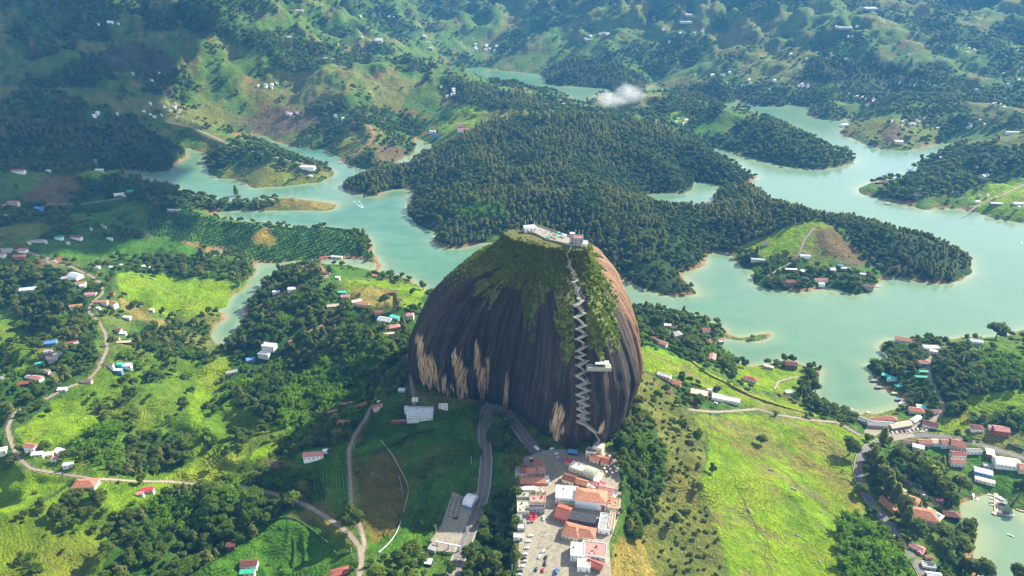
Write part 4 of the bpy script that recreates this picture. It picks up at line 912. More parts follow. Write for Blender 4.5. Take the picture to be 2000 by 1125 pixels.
def unit(kind, mat):
    key = (kind, mat.name)
    if key in _um: return _um[key]
    if kind == 'box': v = [(-.5,-.5,0),(.5,-.5,0),(.5,.5,0),(-.5,.5,0),(-.5,-.5,1),(.5,-.5,1),(.5,.5,1),(-.5,.5,1)]; f = [(0,3,2,1),(4,5,6,7),(0,1,5,4),(1,2,6,5),(2,3,7,6),(3,0,4,7)]
    elif kind == 'gable': v = [(-.5,-.5,0),(.5,-.5,0),(.5,.5,0),(-.5,.5,0),(-.5,-.5,.1),(.5,-.5,.1),(.5,.5,.1),(-.5,.5,.1),(-.5,0,1),(.5,0,1)]; f = [(0,3,2,1),(0,1,5,4),(1,2,6,9,5),(2,3,7,6),(3,0,4,8,7),(4,5,9,8),(6,7,8,9)]
    elif kind == 'hip': v = [(-.5,-.5,0),(.5,-.5,0),(.5,.5,0),(-.5,.5,0),(-.5,-.5,.1),(.5,-.5,.1),(.5,.5,.1),(-.5,.5,.1),(-.22,0,1),(.22,0,1)]; f = [(0,3,2,1),(0,1,5,4),(1,2,6,5),(2,3,7,6),(3,0,4,7),(5,6,9),(7,4,8),(4,5,9,8),(6,7,8,9)]
    elif kind == 'shed': v = [(-.5,-.5,0),(.5,-.5,0),(.5,.5,.85),(-.5,.5,.85),(-.5,-.5,.15),(.5,-.5,.15),(.5,.5,1),(-.5,.5,1)]; f = [(0,3,2,1),(4,5,6,7),(0,1,5,4),(1,2,6,5),(2,3,7,6),(3,0,4,7)]
    elif kind == 'vault':
        v = []; f = []; n_ = 10
        for i in range(n_ + 1):
            a = math.pi * i / n_
            for x in (-.5, .5): v.append((x, -.5 * math.cos(a), math.sin(a)))
        for i in range(n_): f.append((2*i, 2*i+1, 2*i+3, 2*i+2))
        f.append(tuple(range(0, 2*n_+2, 2))); f.append(tuple(range(2*n_+1, -1, -2))); f.append((0, 2*n_, 2*n_+1, 1))
    elif kind == 'cyl':
        n_ = 10; v = [(.5*math.cos(6.2832*i/n_), .5*math.sin(6.2832*i/n_), z) for z in (0, 1) for i in range(n_)]; f = [(i, (i+1)%n_, n_+(i+1)%n_, n_+i) for i in range(n_)] + [tuple(range(n_-1, -1, -1)), tuple(range(n_, 2*n_))]
    elif kind == 'cone':
        n_ = 8; v = [(.5*math.cos(6.2832*i/n_), .5*math.sin(6.2832*i/n_), 0) for i in range(n_)] + [(0,0,1),(0,0,.08)]; f = [(i, (i+1)%n_, n_) for i in range(n_)] + [((i+1)%n_, i, n_+1) for i in range(n_)]
    me = bpy.data.meshes.new(kind); me.from_pydata(v, [], f); me.materials.append(mat); _um[key] = me; return me
def put(name, kind, mat, parent, loc, scl, rz=0, rx=0, ry=0):
    o = link(name, unit(kind, mat), parent, loc); o.scale = scl; o.rotation_euler = (rx, ry, rz); return o
RH = {'gable': .26, 'hip': .24, 'shed': .14, 'flat': 0, 'vault': .3, 'open': .22}
def house_at(x, y, z, w, d, h, rot, style, rf, wl, label, cat='house', group=None, near=True, name='house', eave=.6):
    t = empty(name, (x, y, z), R(rot)); tag(t, label, cat, group)
    wm_ = wall_mat(wl); rm_ = roof_mat(rf); rh = d * RH.get(style, .2)
    if style == 'open':
        for sx_ in (-1, 1):
            for sy_ in (-1, 1): put('post', 'box', wm_, t, (sx_ * (w/2 - .3), sy_ * (d/2 - .3), -2), (.28, .28, h + 2))
        put('roof', 'gable', rm_, t, (0, 0, h), (w + eave, d + eave, rh))
        return t
    put('wall', 'box', wm_, t, (0, 0, -4), (w, d, h + 4))
    if style == 'flat':
        put('roof', 'box', rm_, t, (0, 0, h), (w * .96, d * .96, .12))
        if near:
            for (a, b, c_, e) in ((0, d/2-.12, w, .24), (0, -d/2+.12, w, .24), (w/2-.12, 0, .24, d-.5), (-w/2+.12, 0, .24, d-.5)): put('parapet', 'box', wm_, t, (a, b, h + .002), (c_, e, .7))
    elif style == 'shed': put('roof', 'shed', rm_, t, (0, 0, h - .02), (w + eave, d + eave, rh + .25))
    else: put('roof', style, rm_, t, (0, 0, h), (w + eave * 2, d + eave * 2, rh + .3))
    if near:
        n_ = max(1, int(w / 3.4)); fl = max(1, int(h / 2.7))
        for f_ in range(fl):
            for i in range(n_):
                xx_ = (i + .5) * w / n_ - w / 2
                if f_ == 0 and i == n_ // 2: put('door', 'box', paint((.12, .07, .04), .6), t, (xx_, -d/2 - .03, 0), (1.0, .1, 2.1))
                else: put('window', 'box', GLASS, t, (xx_, -d/2 - .03, f_ * 2.7 + .9), (1.15, .1, 1.15))
            for s_ in (-1, 1): put('window', 'box', GLASS, t, (s_ * (w/2 + .03), 0, f_ * 2.7 + .9), (.1, 1.2, 1.15))
        if style in ('gable', 'hip') and w > 9: put('ridge_tiles', 'box', roof_mat(rf), t, (0, 0, h + rh + .24), (w * (.44 if style == 'hip' else 1.0), .34, .16))
    return t
def mpp(p): return (p[1] * cp + (CAM_H - p[2]) * sp) / FPX
def house(px, py, w, d, h, rot, style, rf, wl, label, **kw):
    p = pick1(px, py); k_ = mpp(p); w *= k_; d *= k_
    cs, sn = math.cos(R(rot)), math.sin(R(rot)); cxs = [(a * w/2 * cs - b * d/2 * sn, a * w/2 * sn + b * d/2 * cs) for a in (-1, 0, 1) for b in (-1, 0, 1)]
    zz = hgt(np.array([p[0] + c_[0] for c_ in cxs]), np.array([p[1] + c_[1] for c_ in cxs])); z = float(np.mean(zz) + .25 * (np.max(zz) - np.mean(zz)))
    near = math.hypot(p[0], p[1]) < 1150
    BLOCK.append((p[0], p[1], max(w, d) * .55 + 2.5)); BLOCK.append((p[0] * .985, p[1] * .985, max(w, d) * .4 + 2))
    return house_at(p[0], p[1], max(z, .8), w, d, h, rot, style, rf, wl, label, near=near, **kw)
HOUSES = """14,490,16,10,3,8,gable,G,M,grey-roofed house at the left edge above the bend of the lane
2,500,20,9,3,-12,gable,P,W,pale pink roof cut off by the left edge above the dark wood
46,492,15,10,4,-5,gable,P,W,white house with a pink gable roof above the pale bend of the lane
40,505,22,8,3,5,gable,O,T,long orange roof just under the pink gable at the left edge
148,541,26,16,4,-25,gable,S,W,large silver-grey roofed house topmost on the village ridge
131,546,18,8,3,30,shed,G,M,grey lean-to beside the large silver roof of the village ridge
158,556,18,7,3,10,gable,O,W,narrow orange tiled roof tucked under the large silver roof
162,560,10,6,2.5,10,shed,W,W,small white shed in front of the narrow orange roof
55,568,26,13,3,12,gable,S,G,pale greenhouse-like roof alone in the dark wood at the left
178,577,20,9,3,8,gable,P,W,pink roof at the street end with a teal awning below
196,590,27,8,3,4,gable,O,M,long orange roof across the bend of the village street
222,598,14,10,5,-20,gable,T,W,tall white house with tiled roof right of the long orange roof
150,602,22,8,3,14,gable,O,W,orange roof left of the street under the pink roof
193,605,7,5,2.5,0,flat,W,W,small white hut by the red shrub at the street bend
220,576,7,6,3,0,gable,D,T,little dark red hut behind the tall white house
249,622,14,6,2.5,-8,gable,W,W,white tarpaulin roof at the edge of the bright pasture
232,647,12,7,3,-10,gable,R,W,rusty roof right of the street middle of three
241,654,12,6,3,5,shed,W,W,white sheet roof under the rusty one right of the street
227,663,12,7,3,10,gable,B,M,brown roof right of the street beside the cream one
243,671,24,7,3,6,gable,M,D,long cream roof with dark veranda right of the street
101,673,20,12,3.5,14,gable,U,U,house with bright blue roof left of the street
88,671,10,7,3,14,gable,O,W,small orange roof touching the bright blue roof
142,672,18,7,3,20,gable,R,W,red roof on the slope between blue house and street
150,675,10,5,2.5,10,shed,W,W,small white shed below the red roof on the slope
94,690,15,7,3,5,shed,G,W,flat grey shed above the cluster below the blue house
99,698,16,7,3,0,gable,R,W,red and white house in the middle of the left cluster
114,694,16,8,3,20,shed,G,M,grey roof at the right of the left cluster
105,706,18,6,3,5,shed,N,M,low tan roof at the foot of the left cluster
78,712,14,4,2.5,30,shed,A,A,narrow teal awning at the left of the cluster
90,728,16,7,3,-5,gable,P,W,pink roof above the red gabled house of the hamlet
104,733,12,7,3,10,gable,M,M,cream house right of the pink roof in the hamlet
73,742,22,11,3.5,-14,gable,P,W,pinkish red gable with white front in the lower left hamlet
58,740,12,8,3,-14,gable,G,W,grey annex left of the pinkish red gable
50,753,24,9,3,14,gable,R,B,long dark red roof at the lowest edge of the hamlet
170,747,18,9,3,10,gable,B,M,brown roof beside the pale track junction
211,714,20,6,3,5,gable,B,W,brown roof left of the teal one below the street
234,715,10,5,3,5,shed,A,A,teal roof between a brown and a silver roof
250,717,14,9,3,8,shed,S,W,silver sheet roof at the right end of the row below the street
230,727,20,6,2.5,-5,shed,S,U,blue-grey sheet roof lowest below the street
122,763,16,7,2.5,10,shed,W,W,white patched roof beside the pale track in the hamlet
2,742,8,6,3,0,gable,G,G,grey roof at the left frame edge level with the hamlet
190,524,10,6,3,0,gable,S,W,pale roof left of the white pair above the bright pasture
222,524,14,6,3,0,gable,W,W,left roof of the white pair above the bright pasture
234,520,9,5,3,0,gable,W,W,right roof of the white pair above the bright pasture
285,522,16,8,2.5,0,hip,W,W,white tent roof alone above the bright pasture
297,607,7,4,2,0,gable,W,W,tiny white hut in the dry strip of the bright pasture
62,878,22,12,5,-10,gable,T,W,red gable white house at the end of the left bend
74,890,20,8,3,10,shed,W,W,white shed roof below the red gable at the left bend
98,894,16,10,4,10,gable,M,W,cream roofed house left of the tall white one by the track
119,890,15,12,6,-20,gable,W,W,tall white gabled house by the track
108,900,12,8,3,-10,shed,P,W,pink lean-to between cream and white house by the track
134,912,18,7,3,10,shed,S,W,pale sheet roof at the right end of the trackside row
168,948,42,24,3.5,4,hip,T,M,large red-roofed farmhouse standing in the lower left meadow
290,962,20,10,3.5,14,gable,C,M,crimson roof in the meadow right of the large farmhouse
275,969,12,6,3,14,gable,P,W,small pink roof attached to the crimson roof
4,884,18,12,4,20,hip,M,W,cream roof at the left frame edge below the bend
613,893,38,13,3.5,8,gable,P,W,long pink roof in the shade left of the dirt road
637,885,10,8,3,8,gable,W,W,white shed at the right end of the long pink roof
538,910,16,8,3,0,gable,K,R,dark hut with red wall under the trees left of the pink roof
671,831,22,12,3.5,-4,hip,O,W,orange hipped cottage in the clearing left of the dirt road
650,808,20,6,3,24,open,P,D,pink-roofed open pavilion above the orange cottage
656,813,9,6,3,0,gable,R,R,small red hut beside the open pink pavilion
678,791,26,5,3,12,open,P,B,long pale red shelter at the dirt road
624,836,8,6,3,60,gable,O,M,little orange kiosk left of the orange cottage
704,794,24,6,3,40,gable,T,W,striped brick-and-white stall beside the dirt road
821,808,50,30,5,2,gable,S,W,big silver metal-roofed hall at the left foot of the rock
795,806,9,8,3,2,flat,W,W,small white annex left of the silver hall
811,784,12,7,3,2,flat,W,W,small white annex behind the silver hall
780,826,30,7,2.5,6,flat,P,T,low pinkish terrace building left of the silver hall
866,797,18,9,3,0,flat,W,W,white patterned roof between the silver hall and the rock
822,751,26,7,3,-33,gable,O,R,narrow orange roof against the left foot of the rock
488,1107,30,16,4,6,gable,D,W,dark red tiled cottage on the lawn at the bottom
484,1123,28,9,3,4,shed,E,W,green sheet roof below the dark red cottage on the lawn
452,1069,15,10,3,4,gable,D,D,small brown cabin among the dark trees above the lawn
664,1123,34,16,3.5,20,hip,R,R,dark red roof by the road at the bottom edge
527,682,26,14,6,-12,flat,M,W,white two-storey flat-roofed house above the inlet
517,694,22,12,3.5,-12,flat,W,W,lower white flat-roofed house in front of the two-storey one
490,706,16,8,3,20,shed,U,G,blue-grey roof in the thicket below the white flat roofs
453,729,20,9,3,25,gable,G,M,faded grey roof near the head of the inlet
570,567,14,7,3,8,shed,W,W,white roof on the red cut above the inlet right of the other
540,573,14,5,3,8,shed,S,W,pale roof on the red cut above the inlet left of the other
632,506,14,7,3,20,gable,R,M,dark red roof at the top of the ridge road
658,504,22,5,3,-10,gable,W,M,long white roof on the ridge at the lake headland
635,536,22,6,2.5,-18,gable,B,M,low brown row beside the ridge road
660,545,8,5,3,0,gable,W,W,small white house at the end of the ridge road
675,583,16,10,3,4,gable,P,M,pink roof on the left slope above the rubble yard
668,574,16,5,2.5,5,shed,A,A,slim teal roof behind the pink roof on the left slope
697,589,18,9,3,14,gable,W,W,white roof left of the salmon roof on the left slope
708,596,26,9,3,-14,gable,O,M,long salmon roof on the left slope
651,604,22,10,3,10,gable,N,N,tan patchwork roof beside the terraces on the left slope
678,604,9,5,3,0,gable,M,W,small cream roof right of the tan patchwork roof
742,612,20,8,3,12,gable,R,M,rust red roof above the white-roofed villa
752,627,26,15,3.5,-18,gable,S,W,white-roofed villa left of the rock
772,622,22,7,3,-30,shed,A,W,teal-edged shed right of the white-roofed villa
770,642,22,12,4,20,hip,P,M,pinkish villa roof under the white-roofed villa
760,655,22,7,3,12,flat,M,M,cream terrace house below the pinkish villa
801,622,15,11,6,0,hip,P,W,pink and white villa touching the left outline of the rock
768,575,14,8,4,10,gable,B,D,dark brown cabin on the tan clearing near the lake
780,588,12,5,3,-20,gable,D,B,brown hut in the hedge right of the tan clearing
738,795,18,6,3,25,gable,T,M,faded tile roof hidden by trees beside the upper lane
784,730,12,6,3,20,gable,R,W,small red roof on the slope close to the rock
785,765,12,9,3,0,hip,S,A,round pale roof under the trees left of the rock
1303,638,13,7,3,0,gable,W,W,white cottage behind the lakeside trees right of the rock
1317,643,16,6,3,-5,gable,B,M,brown roof right of the white lakeside cottage
1318,658,26,14,4,24,hip,G,N,grey-brown hipped roof among the trees right of the rock
1291,674,24,11,3.5,-35,gable,P,W,red gabled house at the top of the long meadow
1274,664,12,6,3,0,gable,R,R,dark red roof close behind the top of the meadow
1378,648,16,8,4,10,gable,R,W,white and red house at the root of the sand spit
1384,671,12,12,3,60,gable,D,D,dark red roof right of the large tree by the spit
1391,703,22,12,4,70,gable,P,G,pink and grey gable above the flowering hedge
1408,671,10,5,3,0,flat,W,G,white flat-roofed boathouse inside the sand spit
1464,744,24,12,3.5,-18,hip,R,W,red-brown cottage on the bright lakeside lawn
1543,718,22,14,6,-12,gable,D,B,dark two-storey lodge near the point of the lawn
1501,719,18,8,3,-30,flat,W,M,pale terrace house left of the dark lodge
1540,769,13,8,3,10,flat,W,W,small white block between hedge and lawn
1297,737,26,12,3,-30,flat,G,W,half-built grey house under the long meadow
1311,747,12,8,3,-20,gable,T,W,small tiled roof left of the orange gable in the meadow row
1321,753,16,12,3.5,-25,gable,O,M,orange gable house in the meadow row
1308,768,8,6,3,0,gable,R,W,white hut with red roof in the garden of the meadow row
1365,773,34,20,4,-20,flat,N,T,flat-roofed house with tan roof terrace in the meadow row
1354,787,14,7,3,-10,gable,R,R,little red roof before the tan roof terrace
1386,765,10,6,3,0,flat,W,W,white shed behind the tan roof terrace
1400,781,20,16,5,-18,flat,W,W,white flat-roofed half of the villa at the meadow path
1427,786,34,14,4,-20,flat,M,W,long cream half of the villa at the meadow path
1667,807,10,6,3,-50,flat,P,W,pink jetty kiosk left of the red roofs at the bay
1716,822,30,9,3,8,gable,R,M,long red roof on the edge of the bay
1737,821,24,12,3.5,-14,hip,T,M,brown-red hipped roof beside the long red one at the bay
1690,826,26,12,3,-35,gable,G,M,grey thatch roof left of the market roofs
1718,832,50,14,3.5,-6,gable,G,N,long grey-brown market roof left half behind the parked cars
1757,834,46,13,3.5,14,gable,N,G,long tan market roof right half behind the parked cars
1788,822,26,10,3,35,gable,S,M,pale roof at the upper end of the market roofs
1815,833,26,17,4,-28,gable,D,W,dark tiled house at the fork with cars beside it
1789,805,26,14,3.5,-12,hip,T,M,tiled roof beside the turquoise pool
1826,806,12,6,3,0,gable,R,W,tiny red roof by the lane fork
1906,840,22,14,4,-5,hip,D,W,brown cottage on the lawn right of the fork
1952,846,26,17,6,-14,gable,P,R,two-storey pink-roofed house right of the fork
1938,838,14,8,3,-8,flat,T,W,terrace wing left of the two-storey pink roof
1775,869,28,10,4,-12,gable,B,M,left end of the tiled roadside row
1803,869,24,12,5,-4,gable,T,N,second tiled roof of the roadside row from the left
1830,869,24,12,5,-4,gable,N,W,tan roof in the middle of the roadside row
1846,872,22,14,6,-4,gable,T,W,tiled roof of the roadside row with a white skylight
1868,874,24,22,6,-24,gable,T,M,tallest tiled roof at the right corner of the roadside row
1792,878,20,9,4,-24,shed,W,W,white sheet roof stuck behind the roadside row
1869,893,26,12,5,-6,gable,R,W,tiled terrace house stepping down from the corner of the row
1868,908,26,12,5,-6,gable,T,W,lowest tiled terrace house stepping down from the row
1899,884,28,10,3,-4,gable,G,W,grey-roofed house right of the roadside row
1932,888,14,16,3,-20,shed,W,R,red and white stall beside the road
1963,909,42,24,4,-14,gable,W,W,large white-roofed restaurant at the right edge
1996,918,18,20,4,-14,gable,O,M,salmon roof cut off by the right edge
1918,926,30,14,4,-24,gable,W,U,white-roofed blue house below the restaurant
1928,913,18,10,3,-10,flat,G,G,grey flat roof above the white-roofed blue house
1922,942,34,9,3,-24,shed,N,W,long cream shed under the white-roofed blue house
1994,952,14,8,3,-10,flat,W,W,white flat roof at the right edge above the jetties
1800,1012,50,34,5,-14,hip,T,M,largest hipped tile roof of the hotel beside the blue pool
1771,978,40,18,4,-35,hip,T,W,upper tiled wing of the hotel next to the pine row
1733,990,10,36,3,28,shed,O,Y,narrow orange roof strip behind the roadside pines
1855,1010,28,17,4,-14,hip,D,K,dark pavilion on stilts over the bay
1833,980,16,9,3,-14,hip,D,B,small dark pavilion beside the pool
1788,1073,24,13,3.5,-40,gable,P,M,pink roof in the garden below the hotel
1797,1082,18,10,3.5,40,gable,P,M,pink roof wing turned across the garden house
1812,1108,24,14,3.5,-12,flat,G,W,grey flat roof at the lower right road
1812,1093,12,6,3,-12,gable,T,M,small terracotta roof above the grey flat roof
1822,1128,26,12,4,-10,gable,S,K,silver roof at the bottom edge below the grey flat roof
1765,668,32,13,4,-24,gable,O,W,white villa with red roof at the tip of the promontory
1818,680,30,12,2.5,-4,flat,M,W,walled cream terrace on the promontory
1822,690,14,8,4,-20,flat,W,W,white stair house under the cream terrace
1904,672,22,12,5,-14,gable,S,W,white gabled villa on the hill at the right
1805,712,22,11,4,-10,hip,T,U,blue-walled house with tiled roof at the lane
1732,738,20,10,3,-40,open,A,G,large teal roof at the boat docks left half
1741,742,16,9,3,-14,gable,A,W,pale teal gable at the boat docks right half
1803,728,17,6,3,-4,open,E,G,upper green awning beside the lane
1798,740,22,6,3,-6,open,E,G,lower green awning beside the lane
1771,729,10,5,3,-4,open,E,G,small green awning halfway between docks and lane
1753,757,12,7,3,-10,open,A,G,teal parasol roof at the lower end of the docks
1494,477,14,7,3,-14,gable,B,M,brown house at the top of the farm slope on the peninsula
1480,510,26,6,3,-12,gable,S,M,long grey roof at the left shore of the peninsula farm
1572,502,18,7,3,-10,gable,S,W,pale roof in the middle of the peninsula farm
1544,529,22,5,3,-5,gable,W,B,long pale roof above the shore of the peninsula
1567,533,10,8,4,30,gable,W,K,white A-shaped hut beside the hedge line of the peninsula
1541,556,18,11,6,10,gable,D,B,tall brown cabin on the peninsula shore
1603,549,26,8,3,0,gable,T,M,tiled house on the peninsula shore between the trees
1604,558,12,6,4,0,flat,S,W,pale boathouse under the tiled shore house
1625,530,9,10,4,0,gable,W,W,narrow white house on the right of the peninsula farm
1640,521,8,5,3,0,gable,U,U,little bright blue roof on the peninsula
1650,527,16,7,3,-10,gable,S,G,grey roof right of the bright blue one
1684,538,10,5,3,-14,gable,W,M,white roof near the right end of the farm shore
1694,563,20,9,4,-20,gable,B,G,brown boathouse at the right end of the farm shore
607,331,18,10,6,-10,flat,W,W,white modern villa on the grassy point in the left lake arm
593,327,14,8,3,-14,flat,M,W,cream terrace wing left of the white modern villa
607,345,6,3,3,0,gable,W,W,tiny white boathouse under the modern villa
195,336,14,7,4,0,gable,W,W,white house on the small green knoll at the left
37,337,24,8,4,0,gable,T,W,house with tiled roof left of the green knoll
96,336,8,4,3,0,gable,W,W,small white cottage under the pine wood at the left
27,400,20,9,5,4,gable,O,M,orange roofed house under the brown hill at the left edge
77,413,14,10,6,-10,gable,U,U,bright blue house under the brown hill
4,404,12,8,4,0,gable,R,N,reddish house cut by the left edge beside the orange one
14,424,12,6,3,0,gable,N,M,tan hut below the orange roofed house
235,379,22,5,3,14,gable,W,W,white roof on the dark ridge road
255,376,12,4,3,14,gable,E,E,green roof at the end of the dark ridge road
340,412,24,5,3,-6,gable,N,G,low tan roof above the orchard rows
150,466,20,8,3,-4,gable,R,W,red roof right of the green one in the left fields
116,467,14,7,3,4,gable,E,W,green roof in the left fields
75,473,24,6,3,8,gable,G,M,grey roof row left of the green roof
215,468,10,4,3,0,gable,S,W,lone pale roof right of the red one in the left fields
1835,310,10,5,3,0,gable,S,M,pale roof beneath the trees on the right bank
1755,279,16,8,6,-4,flat,W,M,white house at the foot of the bare red promontory
1650,247,16,9,6,20,flat,S,W,grey-white block at the tip of the bare red promontory
1922,345,16,10,3,30,gable,S,W,dark and white panelled roof on the right bank
1945,400,22,6,3,-8,gable,S,B,long pale roof on the right bank slope
1908,396,8,5,3,0,gable,W,W,small white roof left of the long pale one on the right bank
1988,399,20,6,3,0,gable,S,W,pale roof at the right edge on the right bank slope
1722,358,24,4,3,4,gable,R,D,dark red boathouses at the sandy point
1790,385,16,8,5,-10,gable,K,D,dark house among the trees of the right bank
1977,261,24,5,4,0,flat,W,W,long white block on the far right hill
905,257,22,8,5,8,flat,R,W,red and white building on the terraced green hill
903,246,22,4,4,6,gable,T,N,tiled roof above the red and white building
855,268,18,6,4,20,gable,K,U,dark roofed house at the water of the small cove
845,259,12,5,4,-10,gable,S,W,grey roof above the small cove
1695,190,0,0,3,0,gable,T,W,-"""
for ln in HOUSES.split('\n'):
    q_ = ln.split(',', 9)
    if q_[9] == '-': continue
    lab = q_[9]; cat = 'house'; nm = 'house'
    for key, c_, n_ in (('awning', 'shelter', 'shelter'), ('pavilion', 'pavilion', 'pavilion'), ('shelter', 'shelter', 'shelter'), ('stall ', 'stall', 'market_stall'), ('hall', 'hall', 'hall'), ('market', 'market hall', 'market_hall'), ('shed', 'shed', 'shed'), ('hut', 'hut', 'hut')):
        if key in lab: cat, nm = c_, n_; break
    house(*[float(v) for v in q_[:6]], *q_[6:9], lab, cat=cat, name=nm)
# far hamlets: centre pixel, count, spread x, spread y, phrase
FAR = [(528,168,7,24,7,'in the white hamlet on the mountainside upper left'),(310,215,8,60,14,'in the scattered village below the dark mountain'),(205,224,6,50,7,'on the slope below the mountain at the left'),(275,150,4,40,12,'in the fields under the bald rock'),(205,45,4,30,14,'high on the dark mountain at the upper left'),
 (570,224,4,20,4,'above the red earth slope by the left lake arm'),(655,228,4,30,5,'on the ridge left of the small cove'),(635,118,4,30,8,'at the foot of the dark mountain ridge'),(950,95,14,60,12,'in the far hamlet above the distant lake'),(880,180,6,20,16,'on the hill left of the distant lake'),
 (1090,200,4,50,8,'on the near bank of the distant lake'),(1175,66,5,30,6,'on the hillside above the distant lake'),(1320,62,5,50,16,'on the hazy slope at the top centre'),(1500,165,9,60,10,'on the far bank of the upper channel'),(1570,170,6,25,6,'in the hamlet by the round pond'),
 (1420,150,5,60,10,'in the fields behind the upper channel'),(1330,238,5,20,8,'by the red track right of the cloud wisp'),(1690,190,9,40,10,'in the fields above the right bank village'),(1700,200,10,40,12,'in the waterside village of the upper channel'),(1760,238,14,50,12,'in the hamlet on the bare red promontory'),
 (1790,165,8,50,8,'on the ridge road at the right'),(1880,180,8,80,14,'in the far hills at the right'),(1950,205,7,50,12,'in the far hills at the right edge'),(1890,245,10,60,12,'on the slope behind the red promontory'),(1960,320,7,40,20,'on the wooded right bank'),(1850,100,8,90,22,'on the hazy hills at the upper right'),
 (1620,110,7,60,10,'on the terraced hazy hill at the upper right'),(1650,60,6,70,16,'on the hazy horizon hills at the upper right'),(730,70,5,70,30,'on the sunlit hills at the top left of centre'),(780,40,4,60,14,'near the top edge left of centre'),(1990,150,5,40,30,'at the hazy upper right edge'),
 (80,475,5,60,14,'in the fields at the left edge'),(170,450,3,40,16,'above the left fields'),(1950,385,5,40,16,'on the sunlit right bank slope')]
NH = 0; FARREST = []
for (px, py, n_, sx_, sy_, ph) in FAR:
    for i in range(n_):
        qx, qy = px + rng.normal(0, sx_ * .5), py + rng.normal(0, sy_ * .5); p = pick1(qx, max(qy, 4))
        if p[2] < 1.2 or hgt(p[0], p[1], D) < 6: continue
        rk = rng.choice(list('WWWSSMTTPRN')); k_ = mpp(p); w_ = rng.uniform(3.6, 7); nmr = {'W': 'white', 'S': 'pale grey', 'M': 'cream', 'T': 'terracotta', 'P': 'pinkish', 'R': 'rusty red', 'N': 'tan'}[rk]
        if NH >= 292 - 190: FARREST.append((p[0], p[1], float(p[2]), w_ * k_ * .95, w_ * k_ * .6, 4.5, rng.uniform(-.7, .7))); continue
        NH += 1
        house_at(p[0], p[1], float(p[2]), w_ * k_ * .95, w_ * k_ * rng.uniform(.5, .7), 4 + 2 * rng.uniform(), rng.uniform(-40, 40), rng.choice(['gable', 'gable', 'flat']), rk, 'W', f'small house with {nmr} roof {ph}', group=f'{nmr} roofed houses {ph}', near=False)
        BLOCK.append((p[0], p[1], 16))
for (px, py, w_, d_, rt, lab) in [(740,80,20,14,0,'pair of pale plastic greenhouses on the hill at the upper left'),(829,72,9,9,0,'topmost white greenhouse of the column of three'),(836,84,13,5,0,'middle white greenhouse of the column of three'),(840,95,14,6,0,'lowest white greenhouse of the column of three'),(1148,78,17,10,20,'lone white greenhouse on the slope above the distant lake'),
   (1339,44,34,10,0,'large pale greenhouse block on the hazy slope'),(1345,30,18,6,0,'small pale greenhouse behind the large block'),(1700,18,34,10,0,'wide pale greenhouse block on the horizon at the right'),(1650,55,40,6,0,'long low greenhouse on the hazy hills at the right'),(580,22,34,6,0,'pale greenhouse roofs on the sunlit top ridge'),(565,74,14,6,30,'pale greenhouse at the foot of the sunlit ridge')]:
    p = pick1(px, py); k_ = mpp(p); house_at(p[0], p[1], float(p[2]), w_ * k_ * .7, d_ * k_ * 1.4, 3, rt, 'shed', 'G', 'G', lab, cat='greenhouse', name='greenhouse', near=False); BLOCK.append((p[0], p[1], w_ * k_ * .8))

bm = bmesh.new()
for (x, y, z, w_, d_, h_, a_) in FARREST:
    M_ = Matrix.Translation((x, y, z)) @ Matrix.Rotation(a_, 4, 'Z'); v, f = box_mesh((-w_/2, -d_/2, -3), (w_/2, d_/2, h_)); vs = [bm.verts.new(M_ @ Vector(p)) for p in v]
    r_ = [bm.verts.new(M_ @ Vector(p)) for p in ((-w_/2 - .5, 0, h_ + d_ * .28), (w_/2 + .5, 0, h_ + d_ * .28))]
    for q_ in f: bm.faces.new([vs[i] for i in q_])
    for q_ in ((vs[4], vs[5], r_[1], r_[0]), (vs[6], vs[7], r_[0], r_[1]), (vs[5], vs[6], r_[1]), (vs[7], vs[4], r_[0])): bm.faces.new(q_).material_index = 1
me = bpy.data.meshes.new('distant_houses'); bm.to_mesh(me); bm.free(); me.materials.append(wall_mat('M')); me.materials.append(roof_mat('S')); tag(link('distant_houses', me), kind='stuff')
# ------------------------------------------------------------------ roads
def road_mat(kind):
    m = NT('road_surface'); p = m.pos(); a = m.noise(p, .35, 5, .7); b = m.noise(p, 2.5, 3, .6)
    if kind == 'asphalt': c_ = m.ramp(a, [(.3, (.10, .10, .10)), (.55, (.165, .16, .15)), (.75, (.24, .22, .19))])
    elif kind == 'dirt': c_ = m.ramp(a, [(.3, (.17, .14, .10)), (.55, (.29, .25, .18)), (.75, (.38, .34, .26))])
    elif kind == 'plaza': c_ = m.ramp(a, [(.3, (.19, .17, .13)), (.55, (.29, .26, .195)), (.78, (.38, .34, .26))])
    else: c_ = m.ramp(a, [(.3, (.26, .09, .04)), (.6, (.42, .18, .09))])
    m.col(m.mix(m.math('MULTIPLY', b, .25), c_, (.08, .07, .06))); m.rough(.9, .2); m.bump(b, .3, .05); return m.m
RM = {k: road_mat(k) for k in ('asphalt', 'dirt', 'redtrack', 'plaza')}
